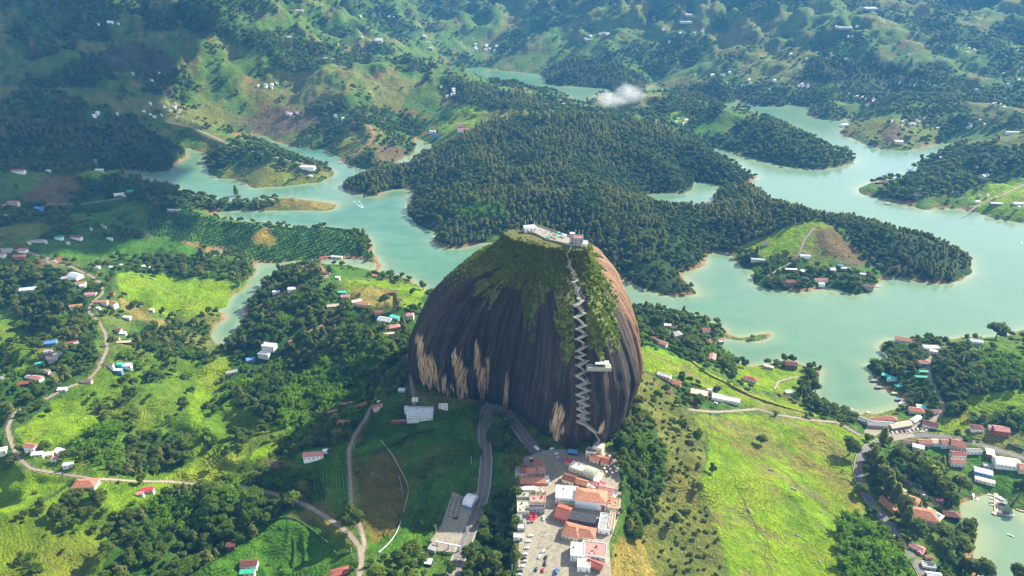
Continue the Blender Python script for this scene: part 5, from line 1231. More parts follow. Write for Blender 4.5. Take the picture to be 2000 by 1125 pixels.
def ribbon(name, Q, wd, mat, lift=.1, off=0.0, parent=None, kind='structure'):
    T = np.gradient(Q[:, :2], axis=0); T /= np.linalg.norm(T, axis=1, keepdims=True) + 1e-9; Nn = np.stack([-T[:, 1], T[:, 0]], 1)
    nz_ = np.array([vnoise(np.arange(len(Q)) * .35, np.full(len(Q), s * 7.7), 5) for s in (1, 2)]) * wd * (.05 if wd > 1 else 0)
    cols = []
    for s_, wj in ((-.5, nz_[0]), (-.17, 0), (.17, 0), (.5, nz_[1])):
        xy = Q[:, :2] + Nn * (off + s_ * wd + (wj if s_ < 0 else -wj) * (1 if abs(s_) == .5 else 0))[..., None] if hasattr(wj, 'shape') else Q[:, :2] + Nn * (off + s_ * wd)
        cols.append(np.column_stack([xy, np.maximum(Q[:, 2], hgt(xy[:, 0], xy[:, 1])) + lift]))
    co = np.stack(cols, 1).reshape(-1, 3); k_ = np.arange(len(Q) * 4).reshape(len(Q), 4)
    q_ = np.stack([k_[:-1, :-1], k_[:-1, 1:], k_[1:, 1:], k_[1:, :-1]], -1).reshape(-1, 4)
    me = np_mesh(name, co, q_[:, ::-1], mat); o = link(name, me, parent)
    if not parent: tag(o, kind=kind)
    return o
LINE = paint((.42, .41, .37), .6, .1, name='road_paint'); YEL = paint((.62, .42, .05), .6, .15, name='yellow_paint')
for i, (kind, wd, Q) in enumerate(ROAD_W):
    r_ = ribbon('road' if kind == 'asphalt' else 'dirt_track', Q, wd, RM[kind], .1)
    if kind == 'asphalt' and wd > 8:
        e = ribbon('edge_line', Q, .16, LINE, .16, wd * .44, r_); e = ribbon('edge_line', Q, .16, LINE, .16, -wd * .44, r_)
        ribbon('centre_line', Q, .2, YEL if i < 2 else LINE, .165, 0, r_)
for L_ in ([(1400,862),(1420,910),(1440,950),(1462,1000),(1490,1060),(1505,1120)],[(1450,993),(1475,1020),(1500,1062),(1512,1090)],[(1520,830),(1530,880),(1560,930),(1600,975),(1640,1020)],[(1380,850),(1440,870),(1500,900),(1570,960)],[(1300,960),(1340,1010),(1380,1070),(1420,1125)],[(760,880),(800,905),(850,890),(905,850),(935,800)],[(40,850),(80,830),(120,800)]):
    Wt = densify(pick(*np.array(L_, float).T), step=3); Wt[:, 0] += 1.5 * np.sin(np.arange(len(Wt)) * .7); Wt[:, 2] = hgt(Wt[:, 0], Wt[:, 1])
    ribbon('dirt_track', Wt, .9, paint((.075, .08, .02), .95, .4, .3, 'cattle_track'), .12)
def slab(name, P, z, mat):
    bm = bmesh.new(); vs = [bm.verts.new((p[0], p[1], z)) for p in P]; f_ = bm.faces.new(vs)
    if f_.normal.z < 0: f_.normal_flip()
    ex = bmesh.ops.extrude_face_region(bm, geom=[f_]); 
    for g_ in ex['geom']:
        if isinstance(g_, bmesh.types.BMVert): g_.co.z -= 3
    bmesh.ops.recalc_face_normals(bm, faces=bm.faces); me = bpy.data.meshes.new(name); bm.to_mesh(me); bm.free(); me.materials.append(mat)
    o = link(name, me); tag(o, kind='structure'); return o
slab('plaza', PLAZA_W, 87.2, RM['plaza']); slab('car_park', PARK_W, 74.75, road_mat('plaza')); slab('parking_lot', LOT_W, 6.2, RM['plaza'])
# low kerb walls beside the main road
WALLM = paint((.42, .39, .33), .9, .2, name='kerb_wall')
def wall_line(P, h, th_, mat, name, label, cat, lift=0):
    P = np.asarray(P); T = np.gradient(P[:, :2], axis=0); T /= np.linalg.norm(T, axis=1, keepdims=True) + 1e-9; Nn = np.stack([-T[:, 1], T[:, 0]], 1) * th_ / 2
    rows = []
    for s_, z_ in ((-1, -.6), (-1, h), (1, h), (1, -.6)): rows.append(np.column_stack([P[:, :2] + s_ * Nn, P[:, 2] + z_ + lift]))
    co = np.stack(rows, 1).reshape(-1, 3); n_ = len(P); f_ = []
    for i in range(n_ - 1):
        for j in range(3): f_.append((4*i+j, 4*i+j+1, 4*i+4+j+1, 4*i+4+j))
    f_ += [(0, 3, 2, 1), (4*n_-4, 4*n_-3, 4*n_-2, 4*n_-1)]
    o = mesh_obj(name, co.tolist(), f_, mat); tag(o, label, cat); return o
def offset_line(Q, off):
    T = np.gradient(Q[:, :2], axis=0); T /= np.linalg.norm(T, axis=1, keepdims=True) + 1e-9; return np.column_stack([Q[:, :2] + np.stack([-T[:, 1], T[:, 0]], 1) * off, Q[:, 2]])
wall_line(offset_line(ROAD_W[0][2], 5.6), .8, .5, WALLM, 'roadside_wall', 'low concrete wall along the left side of the main road below the rock', 'wall')
wall_line(offset_line(ROAD_W[0][2], -5.6)[6:-10], .6, .6, WALLM, 'roadside_wall', 'pale kerb wall along the right side of the main road below the rock', 'wall')
wall_line(offset_line(ROAD_W[1][2], -5.9)[6:-14], .8, .5, WALLM, 'roadside_wall', 'low wall on the outer side of the road that curves to the stalls', 'wall')
wall_line(offset_line(ROAD_W[2][2], -5.0)[40:], .7, .4, WALLM, 'roadside_wall', 'low wall beside the asphalt bend on the right', 'wall')
def fence(pix, label, h=1.5, c=(.55, .60, .58), step=6):
    W = densify(pick(*np.array(pix, float).T), step=step); t = empty('fence', tuple(W[0])); tag(t, label, 'fence'); m_ = paint(c, .7, .1, name='fence_paint')
    for p in W: put('post', 'cyl', m_, t, (p[0] - W[0][0], p[1] - W[0][1], p[2] - W[0][2] - .3), (.28, .28, h + .3))
    for r_ in (.45, .95):
        Wz = W.copy(); Wz[:, 2] += h * r_; o = wall_line(Wz - np.r_[W[0]], .12, .12, m_, 'rail', 'x', 'x'); del o['label']; del o['category']; o.parent = t
    return t
fence([(744,862),(765,885),(780,915),(797,945),(799,965),(790,990),(783,1025),(765,1060),(740,1080)], 'pale wire fence winding down the green slope left of the main road')
fence([(780,932),(787,968)], 'short wire fence in the brown field')
fence([(760,1090),(800,1085),(835,1080)], 'blue-green fence across the foot of the slope by the gate')
HEDGE = paint((.030, .065, .012), .9, .4, .8, 'hedge')
def hedge(pix, label, h=1.8, th_=2.2, m_=None, cat='hedge'):
    W = densify(pick(*np.array(pix, float).T), step=2.5); W[:, 2] += .35 * np.sin(np.arange(len(W)) * 2.1); return wall_line(W, h, th_, m_ or HEDGE, 'hedge', label, cat)
hedge([(450,1035),(500,1020),(555,1010),(580,1015),(610,1035),(640,1060),(655,1080),(668,1088),(690,1078)], 'dark hedge line curving around the lawn at the bottom', 1.2, 1.5)
hedge([(545,1030),(572,1045),(577,1075),(572,1110)], 'thin dark hedge across the middle of the lawn', .9, 1.0)
hedge([(690,893),(730,885),(760,872),(800,850),(850,838)], 'dark hedge between the brown field and the yard of the silver hall', 2.4, 3)
hedge([(1345,702),(1372,722),(1390,735),(1420,748),(1470,775),(1530,795),(1590,812)], 'yellow-green flowering hedge along the long meadow', 2.2, 3.2, paint((.20, .21, .02), .9, .5, .5, 'hedge'))
hedge([(60,990),(110,965),(145,935)], 'hedge across the meadow left of the large farmhouse', 1.2, 1.6)
hedge([(1710,720),(1740,716),(1770,712),(1790,705)], 'bright yellow-green hedge on the narrow point above the docks', 2.4, 4, paint((.22, .24, .02), .9, .4, .5, 'hedge'))
hedge([(1815,838),(1880,852),(1915,860)], 'dark hedge between the lawn and the asphalt road at the right', 1, 1.2)
hedge([(1968,868),(2000,880)], 'dark hedge above the road at the right edge', 2, 2.5)
# crop rows left of the dirt road
for i in range(11):
    x0 = 612 + i * 6.3; W = densify(pick([x0, x0 + 6], [925 + (i % 3) * 3, 985]), step=3)
    W[:, 2] += .2 * np.sin(np.arange(len(W)) * 1.7)
    o = wall_line(W, .7, 1.1, paint((.06, .14, .02), .9, .35, .8, 'crop'), 'crop_row', 'straight green crop row beside the dirt road', 'crop'); o['group'] = 'parallel crop rows beside the dirt road'
# ------------------------------------------------------------------ stairs on the rock
CONC = paint((.30, .285, .225), .85, .2, .8, 'concrete')
st = empty('zigzag_staircase', (70, 560, 90)); tag(st, 'concrete staircase zigzagging up the cleft in the dark rock face', 'staircase'); so_ = Vector((70, 560, 90))
def beam(name, a, b, wd, hg, mat, parent, org, rail=True, out=None):
    a = Vector(a); b = Vector(b); d = b - a; L_ = d.length; d.normalize(); n_ = Vector((0, -1, 0)) if out is None else out
    side = (n_ - d * n_.dot(d)).normalized(); up = Vector((0, 0, 1)); vs = []
    for s_ in (0, 1):
        for v_ in (0, 1):
            for e in (a, b): vs.append(tuple(e + side * (wd * s_) + up * (hg * v_) - org))
    # 0 a00 1 b00 2 a01 3 b01 4 a10 5 b10 6 a11 7 b11
    return mesh_obj(name, vs, [(0,1,3,2),(4,6,7,5),(0,4,5,1),(2,3,7,6),(0,2,6,4),(1,5,7,3)], mat, parent)
ZIG = [(1113,486),(1106,497),(1111,510),(1109,520),(1116,532),(1117,543),(1124,546),(1113,552),(1120,557),(1126,562),(1121,571),(1130,583),(1134,587),(1122,597),(1135,606),(1139,611),(1124,619),(1137,629),(1143,634),(1127,641),(1141,648),(1143,653),(1126,661),(1139,668),(1142,675),(1126,684),(1140,691),(1126,696),(1141,703),(1127,712),(1142,722),(1126,732),(1148,745),(1128,752),(1149,760),(1127,769),(1146,775),(1129,782),(1147,789),(1128,796),(1146,803),(1129,809),(1146,815),(1128,821),(1150,830),(1165,842)]
ZP = []
for p in ZIG:
    h_, n_ = rpick(*p)
    if h_ is not None: ZP.append((h_, n_))
for (a, na), (b, nb) in zip(ZP[:-1], ZP[1:]):
    out = (na + nb); out.z = 0; out = out.normalized() if out.length > .1 else Vector((0, -1, 0))
    f_ = beam('stair_flight', a - out * 2, b - out * 2, 5.4, .8, CONC, st, so_, out=out)
    beam('parapet', a + out * 3.2, b + out * 3.2, .45, 1.8, CONC, st, so_, out=out)
for (a, na) in ZP[2:]:
    put('landing', 'box', CONC, st, tuple(a - so_ + Vector((0, -1.3, -.2))), (3.4, 3.2, .8))
# second run of flights in the lower half crosses the first
ZIG2 = [(1148,700),(1130,712),(1146,738),(1131,748),(1148,770),(1130,786),(1146,800),(1132,815),(1147,828)]
zp2 = [rpick(*p) for p in ZIG2]; zp2 = [p for p in zp2 if p[0] is not None]
for (a, na), (b, nb) in zip(zp2[:-1], zp2[1:]):
    out = (na + nb); out.z = 0; out.normalize(); beam('stair_flight', a + out * 2.8, b + out * 2.8, 2.0, .5, CONC, st, so_, out=out)
h1, n1_ = rpick(1146, 706); h2, n2_ = rpick(1190, 700)
if h1 and h2:
    hm_, _n = rpick(1168, 703); d_ = h2 - h1; mid = (h1 + h2) / 2; mid = Vector((mid.x, min(mid.y, hm_.y) - 2.5, mid.z)); L_ = math.hypot(d_.x, d_.y); a_ = math.atan2(d_.y, d_.x); zc = h1.z - 90
    put('terrace_slab', 'box', CONC, st, (mid.x - 70, mid.y - 560 - .5, zc - 2.5), (L_ + 2, 9, 2.6), a_); put('terrace_wall', 'box', CONC, st, (mid.x - 70 + 4.3 * math.sin(a_), mid.y - 560 - .5 - 4.3 * math.cos(a_), zc), (L_ + 2, .4, 1.2), a_)
    put('shelter_roof', 'box', paint((.42, .43, .42), .5), st, (mid.x - 70 + 3, mid.y - 560 + 1, zc + 3), (L_ * .62, 6.5, .3), a_)
# lower ramp to the stalls
pr = [(1146,832),(1160,842),(1170,858),(1158,872),(1150,885)]
rt = empty('entrance_ramp', (90, 540, 87)); tag(rt, 'grey walled ramp leading from the stalls to the foot of the stairs', 'ramp'); ro_ = Vector((90, 540, 87)); P_ = []
for i, p in enumerate(pr):
    h_, n_ = rpick(*p)
    if h_ is None or i > 2: g_ = pick1(*p); h_ = Vector(g_)
    P_.append(h_ + Vector((0, -1.5, 1.0)))
for a, b in zip(P_[:-1], P_[1:]):
    beam('ramp_deck', a, b, 3.0, .5, CONC, rt, ro_); beam('ramp_wall', a + Vector((0, -3, 0)), b + Vector((0, -3, 0)), .3, 1.5, CONC, rt, ro_)
# ------------------------------------------------------------------ vegetation on the rock
vi, vj = np.nonzero(vegm > .5); sel = (Y_[vi, vj] < 745)
vi, vj = vi[sel], vj[sel]; pr_ = rng.uniform(0, 1, len(vi)) < np.where(Uu[vi, vj] > .8, .22, .20) ; vi, vj = vi[pr_], vj[pr_]
VP = np.stack([X_[vi, vj], Y_[vi, vj], Zr[vi, vj] - .3, rng.uniform(.30, 1.0, len(vi))**1.3 * 1.25], 1)
right_side = (rpx[vi, vj] > 1150)
L_cliff = leaf_mat('cliff_leaves', (.085, .13, .014), (.26, .30, .032), (.32, .31, .05)); L_cliff2 = leaf_mat('cliff_leaves_fresh', (.08, .15, .010), (.22, .32, .020), (.29, .33, .03))
cb1 = tag(link('cliff_bush', broad_mesh(L_cliff, 5, 1.9, 1.0, .7, 150, .48, 'cliff_bush')), 'olive bush clinging under the summit edge of the rock', 'bush'); 
cb2 = tag(link('cliff_bush', broad_mesh(L_cliff2, 6, 2.1, 1.1, .7, 170, .5, 'cliff_bush')), 'fresh green bush beside the top of the stairs', 'bush')
h_, n_ = rpick(1040, 500); cb1.location = h_; h_, n_ = rpick(1140, 505); cb2.location = h_; cb1.scale = cb2.scale = (1.3, 1.3, 1.3)
cq = rng.uniform(0, 6.283, 260); cr = np.sqrt(rng.uniform(0, 1, 260)); ci = (cq / (2 * math.pi) * NA).astype(int) % NA
CQ = np.stack([RC1[0] + (X_[-1][ci] - RC1[0]) * cr, RC1[1] + (Y_[-1][ci] - RC1[1]) * cr, np.full(260, float(Zr[-1, 0])), rng.uniform(.3, .8, 260)], 1)
tq_ = np.array([unproj(*p, float(Zr[-1, 0]) + 1.6) for p in [(1016,452),(1034,441),(1050,438),(1082,448),(1114,459),(1150,465),(1150,492),(1095,478),(1068,471),(1045,459)]])
VP = np.concatenate([VP, CQ[~inpoly(CQ[:, 0], CQ[:, 1], tq_)]]); right_side = np.append(right_side, np.zeros(len(VP) - len(right_side), bool))
scatter('cliff_vegetation', VP[~right_side], [cb1], .3); scatter('cliff_greenery', VP[right_side], [cb2], .3)
# ------------------------------------------------------------------ summit
ztop = float(Zr[-1].mean())
def top_at(px, py, z): x, y = unproj(px, py, z); return float(x), float(y)
TZ = ztop + 1.6
sm = empty('summit_terrace', (*top_at(1075, 455, TZ), TZ)); tag(sm, 'pale paved viewing terrace with parapet along the top of the rock', 'terrace')
tp = [top_at(*p, TZ) for p in [(1020,450),(1034,444),(1050,441),(1080,451),(1110,461),(1128,468),(1118,480),(1095,474),(1068,468),(1045,456)]]
ox_, oy_ = sm.location.x, sm.location.y
bm = bmesh.new(); vs = [bm.verts.new((p[0]-ox_, p[1]-oy_, 0)) for p in tp]; f_ = bm.faces.new(vs); ex = bmesh.ops.extrude_face_region(bm, geom=[f_])
for g_ in ex['geom']:
    if isinstance(g_, bmesh.types.BMVert): g_.co.z -= 4
bmesh.ops.recalc_face_normals(bm, faces=bm.faces); me = bpy.data.meshes.new('paving'); bm.to_mesh(me); bm.free(); me.materials.append(paint((.26, .23, .19), .85, .25)); link('paving', me, sm)
for a, b in zip(tp, tp[1:] + tp[:1]): beam('parapet', Vector((a[0], a[1], TZ)), Vector((b[0], b[1], TZ)), .35, 1.2, CONC, sm, Vector((ox_, oy_, TZ)), out=Vector((0, 1, 0)) if False else None)
x_, y_ = top_at(1035, 449, TZ); house_at(x_, y_, TZ, 12, 7, 3.4, 18, 'flat', 'M', 'W', 'small cream flat-roofed snack bar on the far end of the summit', 'kiosk', name='kiosk')
x_, y_ = top_at(1129, 476, TZ); tw = house_at(x_, y_, TZ - 2, 9.5, 8, 9, -4, 'flat', 'T', 'G', 'grey lookout tower with red roof terrace on the summit of the rock', 'tower', name='lookout_tower')
put('round_turret', 'cyl', wall_mat('G'), tw, (-6, 1, -3), (4.2, 4.2, 15)); put('turret_cap', 'cyl', wall_mat('M'), tw, (-6, 1, 12), (4.8, 4.8, .6))
for xx_ in (-3, 1, 4): put('mast', 'cyl', wall_mat('S'), tw, (xx_, 1, 9), (.3, .3, 7))
x_, y_ = top_at(1141, 478, TZ); house_at(x_, y_, TZ - 2, 6, 6, 4, -10, 'shed', 'S', 'M', 'pale annex with blue-grey roof right of the lookout tower', 'annex', name='annex')
for i, (px, py, c_, nmc) in enumerate([(1082,462,'R','dark red'),(1075,464,'E','green'),(1090,458,'E','green'),(1088,465,'A','teal'),(1097,461,'U','blue'),(1103,463,'W','white'),(1070,466,'E','green')]):
    x_, y_ = top_at(px, py, TZ); t = empty('parasol', (x_, y_, TZ)); tag(t, f'{nmc} parasol on the summit terrace' + (' at its left end' if i == 6 else ' in the middle row' if i == 2 else ''), 'parasol'); put('pole', 'cyl', wall_mat('S'), t, (0, 0, 0), (.12, .12, 2.6)); put('canopy', 'cone', paint(PAL[c_], .7), t, (0, 0, 2.3), (4, 4, .9))
for px in (1026, 1044):
    x_, y_ = top_at(px, 449, TZ); m_ = tag(link('mast', unit('cyl', wall_mat('W')), None, (x_, y_, TZ)), f'thin white mast at the {"left" if px < 1030 else "right"} end of the summit snack bar', 'mast'); m_.scale = (.35, .35, 10)
# ------------------------------------------------------------------ the stalls and plaza under the rock
PZ = 87.2
def pw(px, py, z=PZ): x, y = unproj(px, py, z); return float(x), float(y)
def bld(px, py, w, d, h, rot, style, rf, wl, label, cat='building', name='building', z=PZ, **kw):
    x, y = pw(px, py, z + h * .6); return house_at(x, y, z, w * .46, d * .46, h, rot, style, rf, wl, label, cat, name=name, **kw)
S_ = """1012,921,12,20,3.4,2,flat,G,N,grey flat roof at the upper left corner of the stalls
1024,920,13,20,4,2,gable,R,W,dark red roof beside the grey flat roof at the upper left stalls
1037,921,18,20,4,4,gable,O,M,salmon patched roof behind the plaza entrance
1056,919,18,18,4,4,hip,P,M,pale pink patched roof nearest the plaza steps
1050,906,18,14,3.5,-14,shed,T,W,rusty roof with white edge at the top of the left stalls
1040,941,48,17,5,2,gable,O,T,long orange ribbed roof across the left row of stalls
1068,938,9,15,4,2,flat,W,W,narrow bright white roof at the right end of the long orange roof
1014,946,9,13,3,2,flat,B,B,brown little roof left of the long orange roof
1028,957,32,7,5,3,shed,W,M,thin white roof strip under the long orange roof
1022,969,26,15,5,0,flat,L,G,green-grey flat roof in the left row of stalls
1056,958,22,12,4,0,flat,M,M,roof terrace with scattered white tables in the left row
1050,977,30,17,4.5,0,flat,P,M,pinkish flat roof in the middle of the left row
1022,992,23,28,4,0,flat,N,M,cream roof littered with crates in the left row
1048,994,30,9,6,0,flat,K,G,dark glazed shop front above the red parasols
1015,1013,12,16,4,0,flat,G,G,grey walled yard at the lower left of the stalls
1018,1030,14,12,3,0,flat,S,G,pale grey block at the foot of the left row
1013,1048,18,10,2.6,-4,flat,N,W,small white-rimmed box beside the parked cars
1129,914,32,20,5,-30,flat,W,M,upper bright white roof right of the plaza steps
1153,927,22,28,5,-30,vault,L,G,green-grey vaulted roof beside the upper white roof
1168,934,8,32,5,-30,flat,M,M,narrow cream roof strip right of the vaulted roof
1112,936,24,18,4,-24,gable,D,M,dark red roof above the colourful stalls
1136,944,22,15,4,-22,gable,T,D,brown tiled roof between the dark red roof and the red parasols
1160,950,30,16,3,-22,flat,M,M,cream roof terrace beside the red parasols
1107,966,42,34,7,-6,flat,W,W,largest bright white flat roof in the middle of the stalls
1154,974,58,32,9,-10,hip,O,W,tall white building with broad salmon hip roof
1184,960,28,22,5,-18,gable,P,M,pink double-pitched roof on the right of the stalls
1201,966,7,18,5,-18,flat,W,W,white strip at the right end of the pink double-pitched roof
1196,986,26,26,6,-14,flat,O,M,salmon roof terrace at the right edge of the stalls
1180,985,12,20,6,-14,gable,T,T,red tiled wing between salmon hip roof and terrace
1108,983,26,9,4,-4,flat,A,Y,turquoise and yellow shop front under the largest white roof
1100,1003,24,34,4,-22,gable,R,T,rust brown roof left of the dark glazed hall
1136,1014,52,18,5,-14,shed,K,K,dark glazed hall below the tall white building
1117,1038,30,30,4.5,-20,hip,T,M,left half of the terracotta hip roof in the lower stalls
1143,1042,36,24,4.5,-14,hip,T,M,right half of the terracotta hip roof in the lower stalls
1182,1022,22,40,5,-14,flat,G,W,plain grey side building behind the dark glazed hall
1195,1018,10,44,5,-14,flat,O,M,narrow orange balcony building at the right edge
1128,1077,24,30,6,-6,flat,W,W,white flat roof at the lower end of the stalls
1160,1077,42,32,6,-10,flat,P,W,patched pale roof beside the lower white roof
1140,1102,22,22,5,-4,flat,M,W,small cream roof under the lower white roof
1162,1104,26,16,4,-30,gable,R,B,rusty roof among scaffolding at the lower end
1155,884,20,14,7,-24,flat,G,M,cream ticket building with grey roof terrace at the foot of the stairs
1169,876,20,18,10,-24,flat,S,M,higher grey-topped block of the ticket building
1163,896,20,16,4,-30,gable,T,M,rust red roof right below the ticket building
1184,902,18,18,4,-24,gable,R,M,dark pink roof near the cream parasols
1119,884,18,9,3.2,-8,shed,U,K,blue stall roof at the rock foot
1116,903,26,10,3.4,-12,hip,C,M,crimson awning roof above the upper white roof"""
for ln in S_.split('\n'):
    q_ = ln.split(',', 9); bld(*[float(v) for v in q_[:6]], *q_[6:9], q_[9], near='tall white' not in q_[9], **({'cat': 'stall', 'name': 'market_stall'} if 'stall ' in q_[9] or 'awning' in q_[9] or 'shop' in q_[9] else {}))
def parasol(px, py, c_, lab, grp, z=PZ, s_=3.2):
    x, y = pw(px, py, z + 2); t = empty('parasol', (x, y, z)); tag(t, lab, 'parasol', grp); put('pole', 'cyl', wall_mat('S'), t, (0, 0, 0), (.1, .1, 2.5)); put('canopy', 'cone', paint(c_, .7, .12), t, (0, 0, 2.1), (s_, s_, .9))
for i, (px, py) in enumerate([(1036,1000),(1043,1003),(1036,1008),(1046,1008),(1037,1015),(1044,1014)]): parasol(px, py, (.62, .03, .06), 'red parasol in the cluster at the end of the left row of stalls', 'red parasols at the end of the left row')
for i, (px, py) in enumerate([(1168,943),(1174,941),(1171,948),(1177,947),(1167,951),(1174,953),(1157,945),(1180,944)]): parasol(px, py, (.66, .04, .14), 'pinkish red parasol on the cream terrace right of the brown roofs', 'pinkish red parasols on the cream terrace', PZ + 3)
for i in range(16): parasol(1178 + 32 * ((i * .37) % 1) , 886 + i * 2.4 + 3 * ((i * .61) % 1), (.66, .58, .44), 'cream parasol crowded on the terrace under the ticket building', 'cream parasols under the ticket building', PZ + 1, 2.8)
# clutter on the roofs and terraces
TANKM = paint((.03, .03, .035), .5, .1); 
for i, (px, py, z_) in enumerate([(1131,908,5.2),(1147,960,9),(1019,984,4.1),(1101,955,7.1),(1190,978,6.1),(1120,1070,6.1),(1165,1068,6.1),(1058,972,4.6),(1024,966,5.1),(1150,880,7.2)]):
    x, y = pw(px, py, PZ + z_); t = empty('water_tank', (x, y, PZ + z_)); tag(t, 'black plastic water tank standing on a flat roof of the stalls', 'tank', 'black water tanks on the roofs of the stalls'); put('body', 'cyl', TANKM, t, (0, 0, 0), (1.5, 1.5, 1.3)); put('lid', 'cyl', TANKM, t, (0, 0, 1.3), (.7, .7, .2))
CR_ = [paint(c_, .8, .15, name='crate_paint') for c_ in ((.45, .30, .16), (.62, .58, .5), (.15, .28, .4), (.5, .1, .08), (.1, .35, .3))]
CRN = ['brown', 'cream', 'blue', 'red', 'teal']
for i in range(46):
    ax, ay, z_ = [(1022, 992, 4.12), (1056, 958, 4.12), (1196, 986, 6.12), (1160, 1077, 6.12), (1050, 977, 4.62)][i % 5]
    x, y = pw(ax + rng.uniform(-9, 9), ay + rng.uniform(-6, 6), PZ + z_); o = tag(link('crate', unit('box', CR_[i % 4 if i % 7 else 4]), None, (x, y, PZ + z_)), f'{CRN[i % 4 if i % 7 else 4]} crate lying on ' + ['the cream littered roof of the left row', 'the roof terrace of the left row', 'the salmon terrace at the right edge', 'the patched pale lower roof', 'the pinkish roof of the left row'][i % 5], 'crate', 'crates and goods on the roofs of the stalls')
    o.scale = (rng.uniform(.6, 1.6), rng.uniform(.5, 1.1), rng.uniform(.4, .9)); o.rotation_euler = (0, 0, rng.uniform(0, 3))
# ------------------------------------------------------------------ cars
def car_meshes(kind):
    L_, W_, H_ = {'car': (4.3, 1.8, 1.45), 'van': (5.6, 2.1, 2.4), 'truck': (5.2, 1.9, 1.8), 'bus': (9.5, 2.5, 3.1)}[kind]
    xs = [-.5, -.47, -.30, -.16, .18, .33, .48, .5]
    top = {'car': [.45, .58, .62, 1, 1, .66, .56, .42], 'van': [.9, .97, 1, 1, 1, .9, .5, .42], 'truck': [.5, .55, .55, .55, 1, 1, .6, .45], 'bus': [.95, 1, 1, 1, 1, 1, .97, .9]}[kind]
    vs = []; f_ = []
    for i, (x, t_) in enumerate(zip(xs, top)):
        tw_ = .5 if t_ < .7 else .40
        vs += [(x*L_, -.5*W_, .28), (x*L_, -.5*W_, min(t_, .55)*H_), (x*L_, -tw_*W_, t_*H_), (x*L_, tw_*W_, t_*H_), (x*L_, .5*W_, min(t_, .55)*H_), (x*L_, .5*W_, .28)]
    for i in range(len(xs)-1):
        for j in range(6): a = 6*i+j; b = 6*i+(j+1)%6; f_.append((a, b, b+6, a+6))
    f_ += [(5,4,3,2,1,0), tuple(range(6*(len(xs)-1), 6*len(xs)))]
    return vs, f_, (L_, W_, H_)
_car = {}
def car(px, py, rot, col, kind, label, group, z=None):
    if z is None: p = pick1(px, py); x, y, z = float(p[0]), float(p[1]), float(p[2]) + .12
    else: x, y = pw(px, py, z)
    t = empty('parked_' + kind, (x, y, z), R(rot)); tag(t, label, kind, group); key = (kind, tuple(col))
    if key not in _car:
        vs, f_, dm = car_meshes(kind); pm = NT('car_paint'); pm.col(col); pm.rough(.28, .5); me = bpy.data.meshes.new('body'); me.from_pydata(vs, [], f_); me.materials.append(pm.m); _car[key] = (me, dm)
    me, (L_, W_, H_) = _car[key]; link('body', me, t)
    put('windscreen', 'box', GLASS, t, (L_*.255, 0, H_*.66), (L_*.06, W_*.8, H_*.26), ry=.5); put('rear_window', 'box', GLASS, t, (-L_*.24, 0, H_*.64), (L_*.05, W_*.76, H_*.24), ry=-.5)
    for s_ in (-1, 1): put('side_window', 'box', GLASS, t, (0, s_*W_*.452, H_*.66), (L_*.36, .06, H_*.22))
    for a in (-.31, .31):
        for s_ in (-1, 1): w_ = put('wheel', 'cyl', paint((.02, .02, .02), .8), t, (a*L_, s_*W_*.44 - .1, .32), (.64, .64, .2), rx=R(90))
CW, CK, CS, CU, CR = (.75, .76, .76), (.03, .03, .035), (.42, .44, .46), (.04, .12, .35), (.45, .03, .03); cn = {CW: 'white', CK: 'black', CS: 'silver', CU: 'blue', CR: 'red'}
rowL = [(1036,1047,CW),(1032,1058,CW),(1029,1071,CW),(1026,1083,CW),(1023,1091,CK),(1024,1097,CS),(1019,1107,CW),(1016,1116,CK),(1013,1123,CS)]
for i, (px, py, c_) in enumerate(rowL): car(px, py, 8, c_, 'car', f'{cn[c_]} car in the left parking row of the plaza, ' + ('nearest the small white-rimmed box' if i == 0 else 'second from the top' if i == 1 else 'third from the top' if i == 2 else 'fourth from the top' if i == 3 else 'in the middle of the row' if i in (4, 5) else 'third from the bottom' if i == 6 else 'second from the bottom' if i == 7 else 'lowest of the row'), 'cars in the left parking row of the plaza', PZ)
for px, py, rt_, c_, k_, lab in [(1060,1078,30,CW,'car','white car crossing the plaza among the people'),(1054,1088,60,CW,'car','white hatchback in front of the black cars on the plaza'),(1066,1090,78,CK,'car','upper black car in the middle of the plaza'),(1064,1102,78,CK,'car','black car above the red one on the plaza'),(1047,1113,75,CK,'car','black car left of the red one on the plaza'),(1060,1115,82,CR,'car','red car at the bottom of the plaza'),(1087,1117,75,CU,'van','blue van at the bottom of the plaza'),
   (1062,1013,82,CW,'truck','white pickup between the two rows of stalls'),(1048,877,-52,CW,'van','white minibus on the road where it enters the plaza'),(1078,877,20,CW,'car','white car parked at the rock foot, left of two'),(1087,887,15,CW,'car','white car parked at the rock foot, right of two'),(1090,894,8,CS,'car','silver car parked below the pair at the rock foot'),(1038,896,4,CW,'car','white car at the wall above the left stalls'),(1039,901,4,CK,'car','dark car at the wall above the left stalls'),(1070,872,10,CK,'car','dark car closest to the bare tan rock patch')]:
    car(px, py, rt_, c_, k_, lab, None, PZ)
for i in range(9): car(1734 + i * 8.2, 846 - i * .8 - (i > 5) * 2, 75 + i * 3, [CW, CW, CW, CR, CK, CW, CW, CW, CS][i], 'car', f'{cn[[CW, CW, CW, CR, CK, CW, CW, CW, CS][i]]} car in the row before the market roofs' + (' at the right end' if i == 8 else ' at the left end' if i == 0 else ''), 'cars parked before the market roofs', 6.25)
